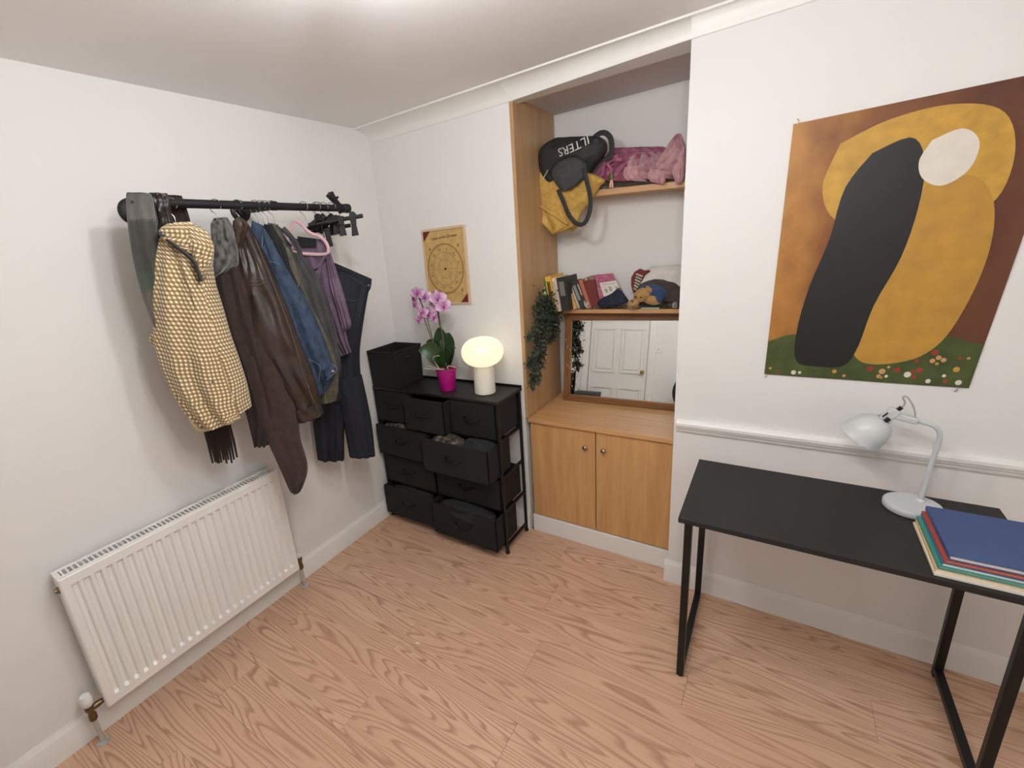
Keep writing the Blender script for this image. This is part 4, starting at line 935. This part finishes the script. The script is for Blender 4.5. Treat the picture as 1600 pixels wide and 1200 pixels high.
t = thing('black_bag', 'black bag with white lettering and a hanging strap on the upper shelf', 'bag', h.pt(890, 290))
part('body', cloth(h, [(868, 216, 936, 213), (852, 226, 946, 220), (843, 240, 948, 232), (843, 256, 942, 246), (848, 272, 930, 260), (858, 286, 920, 276), (872, 298, 905, 294)], [.03, .06, .08, .085, .08, .06, .03], N_=30, fold=.008, seed=22, d=.005), M_bag, t)
part('side_pocket', cloth(h, [(884, 246, 902, 244), (868, 258, 916, 254), (863, 272, 916, 268), (868, 286, 912, 280), (878, 299, 892, 296)], [.012, .03, .036, .03, .012], N_=20, seg=40, fold=.003, d=.072), M_bag2, t)
part('pocket_piping', band(h, [(852, 276), (866, 256), (884, 245), (900, 243), (914, 252)], .004, .098), M_webb, t)
part('shoulder_strap', band(h, [(872, 296), (880, 314), (888, 334), (898, 347), (908, 351), (916, 345), (922, 328), (922, 306), (917, 284), (912, 262)], .0115, .10, .003, n=40), M_webb, t)
part('grab_handle', band(h, [(924, 219), (936, 209), (946, 208), (954, 216), (956, 230), (954, 244), (944, 250)], .013, .02, .004, n=30), M_webb, t)
part('buckle', B().obox(h.pt(931, 221, .05), (.012, 0, .006), (0, .006, 0), (-.006, 0, .012)), M_lbl, t, bevel=.002)
tb = thing
o0 = h.pt(895, 231, .105); ex_t = (h.pt(915, 222, .105)-h.pt(875, 240, .105)).normalized(); ey_t = Vector((0, -1, 0)).cross(ex_t); ey_t = ey_t if ey_t.z > 0 else -ey_t
text_part('ILTERS', .058, o0+ey_t*.022, -ex_t, -ey_t, (0, -1, 0), M_letter, t, ext=.0008, bend=lambda x: (-x*x*1.2, -x*x*1.6-.004))
part('zip_pull', band(h, [(848, 281), (853, 271), (858, 263)], .0022, .075), M_letter, t)
M_mag = fabric('magenta_fleece', (148, 74, 104), (184, 108, 136), .9, 30, .3, sheen=.2); M_pink = fabric('dusty_pink_towel', (180, 134, 140), (204, 160, 164), .95, 40, .5, 300, sheen=.2)
h = Face(.42)
t = thing('magenta_fleece', 'crumpled magenta fleece between the black bag and the pink towel', 'cloth', h.pt(970, 284))
part('heap', cloth(h, [(952, 236, 1012, 232), (946, 246, 1030, 244), (938, 258, 1012, 258), (930, 270, 1000, 270), (926, 283, 990, 284)], [.02, .05, .065, .075, .075], N_=24, fold=.02, kf=4, seed=23, wr=.016, grow=False), M_mag, t)
part('back_fold', cloth(h, [(955, 231, 1036, 229), (952, 238, 1058, 236), (952, 252, 1060, 250)], [.012, .025, .03], N_=14, fold=.010, kf=6, seed=30, d=-.05, wr=.01), M_mag, t)
for pts in ([(934, 278), (942, 272), (944, 258), (952, 248), (966, 244)], [(950, 272), (956, 266), (950, 256), (958, 250), (972, 250)]):
    part('hem_roll', band(h, pts, .009, .085), M_mag, t)
h = Face(.40)
t = thing('pink_towel', 'dusty pink towel heaped at the right end of the upper shelf', 'towel', h.pt(1020, 286))
part('heap', cloth(h, [(992, 240, 1034, 238), (980, 248, 1058, 246), (974, 260, 1070, 258), (974, 272, 1070, 270), (984, 282, 1062, 280)], [.02, .05, .07, .08, .07], N_=26, fold=.022, kf=4.5, seed=24, wr=.018, grow=False), M_pink, t)
part('upper_fold', cloth(h, [(1056, 210, 1064, 209), (1048, 220, 1069, 222), (1038, 236, 1072, 238), (1024, 256, 1072, 256), (1014, 276, 1066, 272)], [.012, .03, .04, .045, .03], N_=24, fold=.012, kf=2.5, seed=25, d=.04, wr=.01), M_pink, t)
part('hanging_corner', cloth(h, [(1054, 256, 1071, 252), (1050, 268, 1070, 266), (1054, 280, 1068, 280), (1058, 289, 1063, 288)], [.015, .022, .018, .006], N_=16, seg=32, fold=.005, d=.075), M_pink, t)
part('front_fold', cloth(h, [(1016, 264, 1042, 268), (1012, 276, 1040, 282), (1018, 285, 1038, 288)], [.012, .02, .01], N_=12, seg=32, fold=.006, d=.078), M_pink, t)
part('front_fold', cloth(h, [(976, 262, 1006, 258), (974, 274, 1004, 272), (980, 282, 1012, 284)], [.02, .026, .012], N_=12, seg=32, fold=.007, d=.062, seed=5), M_pink, t)
h = Face(.325)
t = thing('toy_charm', 'tiny green and peach toy charm dangling from the upper shelf edge', 'toy', h.pt(955, 295))
part('body', B().lathe([(.006, .016), (.009, .010), (.009, -.010), (.006, -.016)], h.pt(956, 276), (0, 0, 1), 12), mat('toy_green', (98, 122, 48), .5), t)
part('legs', B().tube([h.pt(955, 280), h.pt(954, 287), h.pt(953, 293)], .005, 8).tube([h.pt(956, 280), h.pt(957, 288), h.pt(957, 294)], .005, 8), mat('toy_peach', (226, 176, 156), .5), t)

# ------------------------------------------------------------------ lower shelf: books and odds and ends
SZ = 1.3285; BY = .40
def upright(name, bu, tu, wpx, hz, col, label, col2=None, marks=None, dep=.115, y=BY):
    """book standing on the lower shelf: spine's foot at pixel column bu, leaning by (tu-bu) pixels over its height, spine width wpx pixels"""
    x0 = at(bu, 474, 'y', y).x; x1 = at(bu+wpx, 474, 'y', y).x; W = x1-x0
    lean = (at(tu, 415, 'y', y).x - at(bu, 474, 'y', y).x)-.012
    up = Vector((lean, 0, hz)).normalized(); ex = Vector((up.z, 0, -up.x))
    # lowest corner stands on the shelf
    lift = max(0, W*up.x)
    c0 = Vector((x0, y, SZ+lift+.0003)); L = hz
    t = thing(name, label, 'book', c0, 'books standing on the lower shelf')
    m = mat(name+'_'+'_'.join(map(str, col)), col, .55, var=.05, scale=50)
    def ob(a0, a1, y0, y1, h0, h1): return B().obox(c0+ex*((a0+a1)/2)+up*((h0+h1)/2)+Vector((0, (y0+y1)/2, 0)), ex*((a1-a0)/2), Vector((0, (y1-y0)/2, 0)), up*((h1-h0)/2))
    part('spine', ob(0, W, 0, .0015, 0, L), m, t, smooth=False)
    part('cover', ob(0, .0015, .0015, dep, 0, L), m, t, smooth=False); part('cover', ob(W-.0015, W, .0015, dep, 0, L), m, t, smooth=False)
    part('pages', ob(.0015, W-.0015, .0015, dep-.003, .002, L-.003), M_page, t, smooth=False)
    if col2: part('spine_title', ob(W*.22, W*.78, -.0006, 0, L*marks[0], L*marks[1]), mat('title_'+'_'.join(map(str, col2)), col2, .6, var=.5, scale=160), t, smooth=False)
    return t
upright('paperback_book', 852.5, 846.5, 6.5, .205, (70, 132, 72), 'green spined book, first from the wooden panel', (200, 214, 190), (.3, .72), 0.2, 0.285)
upright('paperback_book', 859.5, 853.5, 8.5, .210, (226, 180, 66), 'yellow spined book with dark lettering beside the green one', (126, 88, 30), (.3, .85), 0.2, 0.285)
upright('paperback_book', 868.5, 862.5, 7.5, .198, (226, 204, 184), 'cream spined book between the yellow and the thick black book', (188, 170, 156), (.2, .9), 0.19, 0.3)
upright('hardback_volume', 876.5, 871.5, 13.5, .196, (44, 43, 42), 'thick black spined book, the widest on the shelf', (120, 118, 110), (.45, .88), .19, .315)
upright('paperback_book', 895.5, 881, 6, .172, (220, 176, 110), 'tan spined book leaning right of the thick black one', None, None, .13, .375)
upright('paperback_book', 902, 887.5, 4.5, .172, (188, 186, 182), 'thin pale grey book leaning beside the tan one', None, None)
upright('paperback_book', 907, 892.5, 7.5, .170, (52, 52, 54), 'black spined book with pale print leaning beside the grey one', (150, 148, 142), (.3, .85))
upright('paperback_book', 915, 901, 4, .170, (70, 58, 52), 'thin dark brown book leaning against the rust one', (168, 164, 156), (.5, .9))
upright('paperback_book', 919.5, 905.5, 5.5, .178, (182, 108, 84), 'rust pink spined book leaning behind the maroon notebook', None, None)
upright('paperback_book', 926, 914.5, 5.5, .186, (150, 146, 120), 'sage patterned book leaning behind the maroon notebook', (196, 190, 160), (.55, .95), .11, .425)
upright('paperback_book', 932.5, 922.5, 8.5, .188, (148, 116, 90), 'brown patterned book standing last in the row', (170, 124, 100), (.6, .95), .09, .43)
def cover_book(name, quad, y, th, col, label, cat, y1=None):
    """a thin book or card whose cover faces the room; quad = foot-left, foot-right, top-right, top-left pixels; leans back from y to y1"""
    y1 = y1 or y; A = [at(*quad[0], 'y', y), at(*quad[1], 'y', y), at(*quad[2], 'y', y1), at(*quad[3], 'y', y1)]
    t = thing(name, label, cat, (A[0]+A[1])/2); m = mat(name+'_cover', col, .6, var=.06, scale=60); b = Vector((0, th, 0))
    part('front_cover', B().hexa(A+[p+Vector((0, .0015, 0)) for p in A]), m, t, smooth=False)
    i = [p+Vector((0, .0016, 0)) for p in A]; part('pages', B().hexa(i+[p+b for p in i]), M_page, t, smooth=False)
    j = [p+b*1.02 for p in i]; part('back_cover', B().hexa(j+[p+Vector((0, .0015, 0)) for p in j]), m, t, smooth=False)
    return t, A
t, A = cover_book('maroon_notebook', [(924, 479), (938, 475), (931, 436), (911, 439)], .392, .008, (112, 38, 38), 'maroon notebook leaning in front of the rust book', 'notebook', .41)
part('elastic', B().tube([A[1].lerp(A[0], .1)+Vector((0, -.002, 0)), A[2].lerp(A[3], .1)+Vector((0, -.002, 0))], .0015, 6), mat('dark_elastic', (60, 18, 20), .7), t)
t, A = cover_book('patterned_notebook', [(938, 467), (974, 462), (957, 427), (928, 430)], .40, .010, (166, 82, 110), 'pink patterned notebook with a white label leaning on the books', 'notebook', .44)
rp = random.Random(9)
for i in range(26):
    s, tt = rp.uniform(.06, .94), rp.uniform(.72, .96) if i < 16 else rp.uniform(.1, .7)
    if i >= 16: s = rp.uniform(.03, .14)
    c = A[0].lerp(A[1], s).lerp(A[3].lerp(A[2], s), tt) + Vector((0, -.0012, 0))
    part('printed_fleck', B().obox(c, (.0035, 0, .0008), (0, .0004, 0), (0, .0002, .0009)), mat('fleck_pale', (232, 190, 204), .6), t, smooth=False)
def inq(s, t_): return A[0].lerp(A[1], s).lerp(A[3].lerp(A[2], s), t_)
lab_ = [inq(.18, .08)+Vector((0, -.002, 0)), inq(1.0, .08)+Vector((0, -.002, 0)), inq(1.0, .68)+Vector((0, -.002, 0)), inq(.18, .66)+Vector((0, -.002, 0))]
part('label_card', B().hexa(lab_+[p+Vector((0, .0012, 0)) for p in lab_]), mat('card_white', (220, 214, 206), .7), t, smooth=False)
for s0, s1, t0, t1, c in ((.3, .9, .56, .58, (150, 140, 136)), (.32, .44, .22, .38, (170, 150, 138)), (.52, .66, .26, .46, (176, 160, 150)), (.82, .94, .28, .44, (180, 168, 160))):
    L_ = [inq(s0, t0), inq(s1, t0), inq(s1, t1), inq(s0, t1)]; L_ = [p+Vector((0, -.0028, 0)) for p in L_]
    part('printed_mark', B().hexa(L_+[p+Vector((0, .0005, 0)) for p in L_]), mat('mark_%d' % c[0], c, .7), t, smooth=False)
M_navy = fabric('navy_felt', (24, 32, 46), (38, 48, 64), .9, 30, .3)
h = Face(.415)
single('navy_cap', cloth(h, [(966, 449, 969, 450), (956, 458, 975, 460), (940, 466, 980, 467), (934, 473, 981, 472), (938, 480, 966, 479)], [.006, .025, .04, .045, .03], N_=20, seg=40, fold=.007, kf=2, seed=26), M_navy, 'folded navy felt cap beside the pink notebook', 'cap')
t = thing('pamphlet', 'curled magenta pamphlet lying at the left front of the lower shelf', 'paper', at(888, 484, 'y', .40))
P = []
for i in range(12):
    s = i/11; a, b = at(866+38*s, 482-1.5*s, 'y', .388), at(880+24*s, 474-.5*s, 'y', .44); dz = .012*s*s; zz = SZ+.0015+dz
    a.z = zz; b.z = zz+.012*math.sin(PI*s); P.append([a, a.lerp(b, .5), b])
part('leaf', B().sheet(P, .0012, (0, 0, 1)), mat('pamphlet_pink', (186, 50, 92), .6, var=.2), t)
t = thing('cap_badge', 'small round pale shell at the foot of the maroon notebook', 'shell', at(917, 482, 'y', .39))
part('disc', B().ell(at(917, 476, 'y', .392)+Vector((0, 0, .002)), (.012, 0, 0), (0, .004, 0), (.003, 0, .016), 16, 10), mat('shell_grey', (176, 170, 160), .4, var=.25, scale=90), t)
part('rim', B().tube([at(913, 470, 'y', .388), at(914, 477, 'y', .388), at(917.5, 481, 'y', .388), at(920.5, 480, 'y', .388)], .0028, 6), mat('shell_white', (226, 222, 214), .4), t)
# hats at the right end
M_whitehat = fabric('white_felt', (206, 200, 194), (222, 217, 211), .9, 20, .15); M_brownhat = fabric('dark_taupe_felt', (58, 52, 49), (72, 66, 62), .9, 24, .2)
h = Face(.47)
single('white_hat', cloth(h, [(1018, 416, 1062, 414), (1006, 424, 1080, 422), (998, 436, 1084, 436), (992, 452, 1084, 452), (990, 470, 1084, 472)], [.012, .035, .045, .05, .05], N_=22, fold=.002, seed=27), M_whitehat, 'white felt hat standing behind the dark taupe one', 'hat')
h = Face(.435)
single('taupe_hat', cloth(h, [(1022, 436, 1040, 436), (1006, 441, 1058, 443), (996, 450, 1070, 454), (992, 464, 1074, 466), (996, 477, 1074, 478)], [.008, .025, .03, .034, .03], N_=22, fold=.002, seed=28), M_brownhat, 'dark taupe felt hat behind the plush dog', 'hat')
t = thing('striped_purse', 'red edged purse with cream and green stripes against the white hat', 'purse', at(995, 466, 'y', .45))
op = [(989, 458), (986, 446), (986, 434), (991, 425), (999, 420), (1006, 423), (1013, 422), (1016, 424), (1008, 430), (1001, 442), (996, 456)]
part('body', B().prism([at(u, v, 'y', .43) for u, v in op], (0, .02, 0)), mat('purse_red', (112, 34, 34), .7), t, bevel=.003)
for i in range(6):
    a = i/5; u0, v0, u1, v1 = 994-4*a, 428+22*a, 1004-8*a, 432+22*a
    part('stripe', B().tube([at(u0, v0, 'y', .428), at(u1, v1, 'y', .428)], .0042, 6, flat=((0, 1, 0), .001)), mat('stripe_cream', (198, 190, 168), .8) if i % 2 == 0 else mat('stripe_cream2', (176, 176, 150), .8), t)
for i in range(5):
    a = (i+.5)/5; u0, v0, u1, v1 = 994-4*a, 428+22*a, 1004-8*a, 432+22*a
    part('stripe', B().tube([at(u0, v0, 'y', .4275), at(u1, v1, 'y', .4275)], .0024, 6, flat=((0, 1, 0), .001)), mat('stripe_green', (52, 66, 54), .8), t)
# plush dog in a blue coat lying on its side
M_plush = fabric('tan_plush', (160, 122, 70), (192, 154, 98), .95, 60, .5, 300, sheen=.3); M_bluep = fabric('blue_plush', (34, 56, 96), (52, 78, 126), .9, 50, .4, sheen=.2); M_eye = mat('bead_black', (18, 16, 15), .3)
t = thing('plush_dog', 'tan plush dog in a blue coat lying on the lower shelf', 'plush toy', at(1005, 483, 'y', .39))
D = lambda u, v, y: at(u, v, 'y', y)
def ellpx(u, v, y, a, b, c, tilt=0.0, **kw):
    ct, st = math.cos(tilt), math.sin(tilt); return B().ell(D(u, v, y), (a*ct, 0, a*st), (0, b, 0), (-c*st, 0, c*ct), 20, 14, **kw)
part('body', ellpx(1020, 457, .40, .075, .038, .042, -.25, fn=lambda d: 1+.08*noise.noise(d*4)), M_bluep, t)
part('belly', ellpx(1018, 468, .378, .050, .025, .028, -.3), M_plush, t)
hd = part('head', ellpx(1003, 461, .365, .044, .032, .036, .5, fn=lambda d: 1+.06*noise.noise(d*3)), M_plush, t)
part('muzzle', ellpx(990, 474, .352, .032, .026, .026, .5), M_plush, hd)
for u, v in ((993, 464), (1001, 465)): part('eye', ellpx(u, v, .333, .0045, .004, .0045), M_eye, hd)
part('nose', ellpx(988, 471, .3275, .006, .004, .004), M_eye, hd)
part('mouth', B().tube([D(984, 477, .330), D(987, 480, .329), D(991, 479, .328)], .0018, 6), M_eye, hd)
part('paw', ellpx(1031, 464, .372, .020, .02, .032, -.3), M_bluep, t)
part('ear', ellpx(1014, 452, .366, .012, .010, .022, .7), M_plush, hd)
# glass jar, mint notebook, spectacles
t = thing('glass_jar', 'small clear glass jar on its side in front of the taupe hat', 'jar', at(1044, 481, 'y', .40))
k = N('clear_glass'); k.b.inputs['Transmission Weight'].default_value = 1; k.b.inputs['Roughness'].default_value = .05; k.b.inputs['IOR'].default_value = 1.45; k.b.inputs['Base Color'].default_value = (.9, .93, .92, 1)
jc = at(1046, 472, 'y', .395); jc.z = SZ+.021
part('glass', B().lathe([(.012, -.028), (.019, -.026), (.020, -.018), (.020, .015), (.015, .022), (.015, .028), (.012, .028), (.0125, .02), (.017, .014), (.017, -.018), (.012, -.024)], jc, (.9, -.4, 0), 20, cap=False), k.m, t)
part('lid', B().lathe([(.016, .026), (.017, .028), (.017, .036), (.001, .037)], jc, (.9, -.4, 0), 18), M_pipe, t)
q0 = at(1016, 482, 'y', .395)
single('mint_notebook', B().obox((q0.x, .405, SZ+.004), (.045, 0, 0), (0, .016, 0), (0, 0, .0035)), mat('mint_card', (164, 190, 166), .7), 'thin mint notebook lying under the plush dog', 'notebook', smooth=False, bevel=.001)
t = thing('spectacles', 'dark framed spectacles lying between the navy cap and the plush dog', 'spectacles', at(972, 481, 'y', .395))
for du in (968, 976):
    c = at(du, 480, 'y', .395); c.z = SZ+.010
    q = B(); q.tube([c+Vector((.010*math.cos(2*PI*i/14), .003*math.sin(2*PI*i/14), .008*math.sin(2*PI*i/14))) for i in range(15)], .0018, 6); part('rim', q, M_eye, t)
c = at(972, 480, 'y', .395); part('bridge', B().tube([(c.x-.004, .395, SZ+.012), (c.x+.004, .395, SZ+.012)], .0018, 6), M_eye, t)

# ------------------------------------------------------------------ trailing garland on the left of the alcove
gl = thing('trailing_garland', 'dark green trailing garland pinned along the wooden panel beside the books', 'plant', at(835, 600, 'x', 1.0))
rg = random.Random(11); M_gleaf = fabric('garland_leaf', (32, 42, 34), (72, 84, 66), .5, 30, .1); M_gstem = mat('garland_stem', (60, 56, 38), .7)
strands = []
for (pts, n, sp_) in (([(868, 476), (858, 480), (848, 494), (845, 520), (838, 548), (833, 575), (829, 604)], 110, 1.0), ([(864, 474), (850, 478), (841, 490), (838, 510), (830, 522), (824, 526)], 70, 1.0),
                 ([(872, 474), (864, 480), (857, 497), (852, 515), (846, 545), (842, 566)], 100, 1.0), ([(866, 478), (850, 468), (842, 478), (842, 500), (838, 540), (830, 560), (825, 572)], 110, .9),
                 ([(866, 466), (868, 480), (864, 500), (864, 518), (859, 532)], 90, 1.0), ([(866, 478), (854, 484), (849, 512), (840, 575), (833, 598)], 70, .8), ([(842, 462), (852, 470), (860, 480), (862, 490), (852, 504)], 100, 1.2)):
    C_ = [at(a, b, 'x', 1.012) for a, b in crom(pts, 40)]; strands.append((C_, n, sp_))
    part('stem', B().tube(C_, .0018, 5), M_gstem, gl)
q = B()
for C_, n, sp_ in strands:
    for i in range(n*3):
        f_ = rg.random()**.85; c = C_[min(39, int(f_*40))]; spread = (.024*(1-f_)+.010)*sp_
        b = c + Vector((rg.gauss(.008, .012), rg.gauss(0, spread), rg.gauss(0, spread))); b.x = max(b.x, XA+.006)
        d = Vector((rg.gauss(.2, .6), rg.gauss(-.1, .7), rg.gauss(-.35, .6))).normalized(); L = rg.uniform(.016, .034); sd = d.cross(Vector((rg.gauss(0, 1), rg.gauss(0, 1), rg.gauss(0, 1)))).normalized()*L*.28; nn = sd.cross(d).normalized()*L*.10
        tip = b+d*L
        if tip.x < XA+.004: continue
        v = q.verts([b, b+d*L*.45+sd+nn, b+d*L, b+d*L*.45-sd+nn, b+d*L*.5-nn*.4]); q.face([v[0], v[1], v[4]]); q.face([v[1], v[2], v[4]]); q.face([v[2], v[3], v[4]]); q.face([v[3], v[0], v[4]])
part('foliage', q, M_gleaf, gl, smooth=False, kind='stuff')
# wire of small fairy lights by the mirror
fy = thing('fairy_lights', 'thin wire of tiny unlit fairy lights hanging by the mirror frame', 'string lights', at(895, 580, 'y', .34))
C_ = crom([tuple(at(u, v, 'y', .345)) for u, v in ((872, 492), (884, 530), (888, 545), (898, 548), (892, 565), (886, 572), (897, 580), (893, 600), (899, 612))], 40)
part('wire', B().tube(C_, .0009, 5), M_brass, fy)
for i in range(2, 40, 3): part('bead', B().ell(Vector(C_[i])+Vector((.003, -.002, 0)), (.003, 0, 0), (0, .003, 0), (0, 0, .0045), 8, 6), mat('bead_clear', (200, 190, 160), .2), fy)

# ------------------------------------------------------------------ things behind the camera, seen only in the mirror
t = thing('light_switch', 'white light switch beside the door, seen in the mirror', 'light switch', (1.235, FRONT_Y, 1.22))
part('plate', B().box(1.192, 1.278, FRONT_Y+.0005, FRONT_Y+.009, 1.225, 1.311), M_cap, t, smooth=False, bevel=.003)
part('rocker', B().box(1.226, 1.244, FRONT_Y+.009, FRONT_Y+.014, 1.255, 1.281), mat('switch_rocker', (206, 204, 200), .3), t, smooth=False, bevel=.001)
t = thing('laundry_bin', 'charcoal square laundry bin by the door, seen in the mirror', 'bin', (.25, FRONT_Y+.33, 0))
q = B(); q.hexa(flare(.30, .56, FRONT_Y+.16, FRONT_Y+.42, .001, .62, .015)); part('body', q, mat('charcoal_bin', (52, 52, 52), .8, var=.1), t, smooth=False, bevel=.01)
part('lid', B().hexa(flare(.282, .578, FRONT_Y+.142, FRONT_Y+.438, .62, .66, .0)), mat('bin_lid', (66, 66, 66), .7), t, smooth=False, bevel=.006)
t = thing('office_chair', 'black rounded back office chair, its edge seen in the mirror', 'chair', (1.62, FRONT_Y+.45, 0))
cc = Vector((1.66, FRONT_Y+.45, 0)); M_chair = mat('chair_black', (22, 22, 23), .5)
part('seat', B().ell(cc+Vector((0, 0, .46)), (.23, 0, 0), (0, .22, 0), (0, 0, .04), 24, 10), M_chair, t)
part('backrest', B().ell(cc+Vector((0, -.2, .74)), (.21, 0, 0), (0, .03, 0), (0, 0, .24), 24, 12), M_chair, t)
part('post', B().tube([cc+Vector((0, 0, .1)), cc+Vector((0, 0, .44))], .025, 12).tube([cc+Vector((0, -.05, .44)), cc+Vector((0, -.2, .5)), cc+Vector((0, -.2, .62))], .018, 8), M_chair, t)
for i in range(5):
    a = 2*PI*i/5; e = cc+Vector((.27*math.cos(a), .27*math.sin(a), .07))
    lg = part('leg', B().tube([cc+Vector((0, 0, .11)), e], [.024, .015], 8), M_chair, t)
    part('castor', B().lathe([(.03, -.012), (.03, .012)], e+Vector((0, 0, -.039)), (math.cos(a+1.57), math.sin(a+1.57), 0), 14), M_chair, lg)

# ------------------------------------------------------------------ scrap on the floor
c = at(653, 1005, 'z', 0)
single('paper_scrap', B().prism([c+Vector((x*.012, y*.012, .0006)) for x, y in ((-1, -.2), (-.3, -.5), (.9, .1), (1, .4), (.1, .35), (-.7, .2))], (0, 0, .0008)), mat('scrap_white', (236, 226, 214), .7), 'tiny white paper scrap lying on the floorboards', 'scrap', smooth=False)
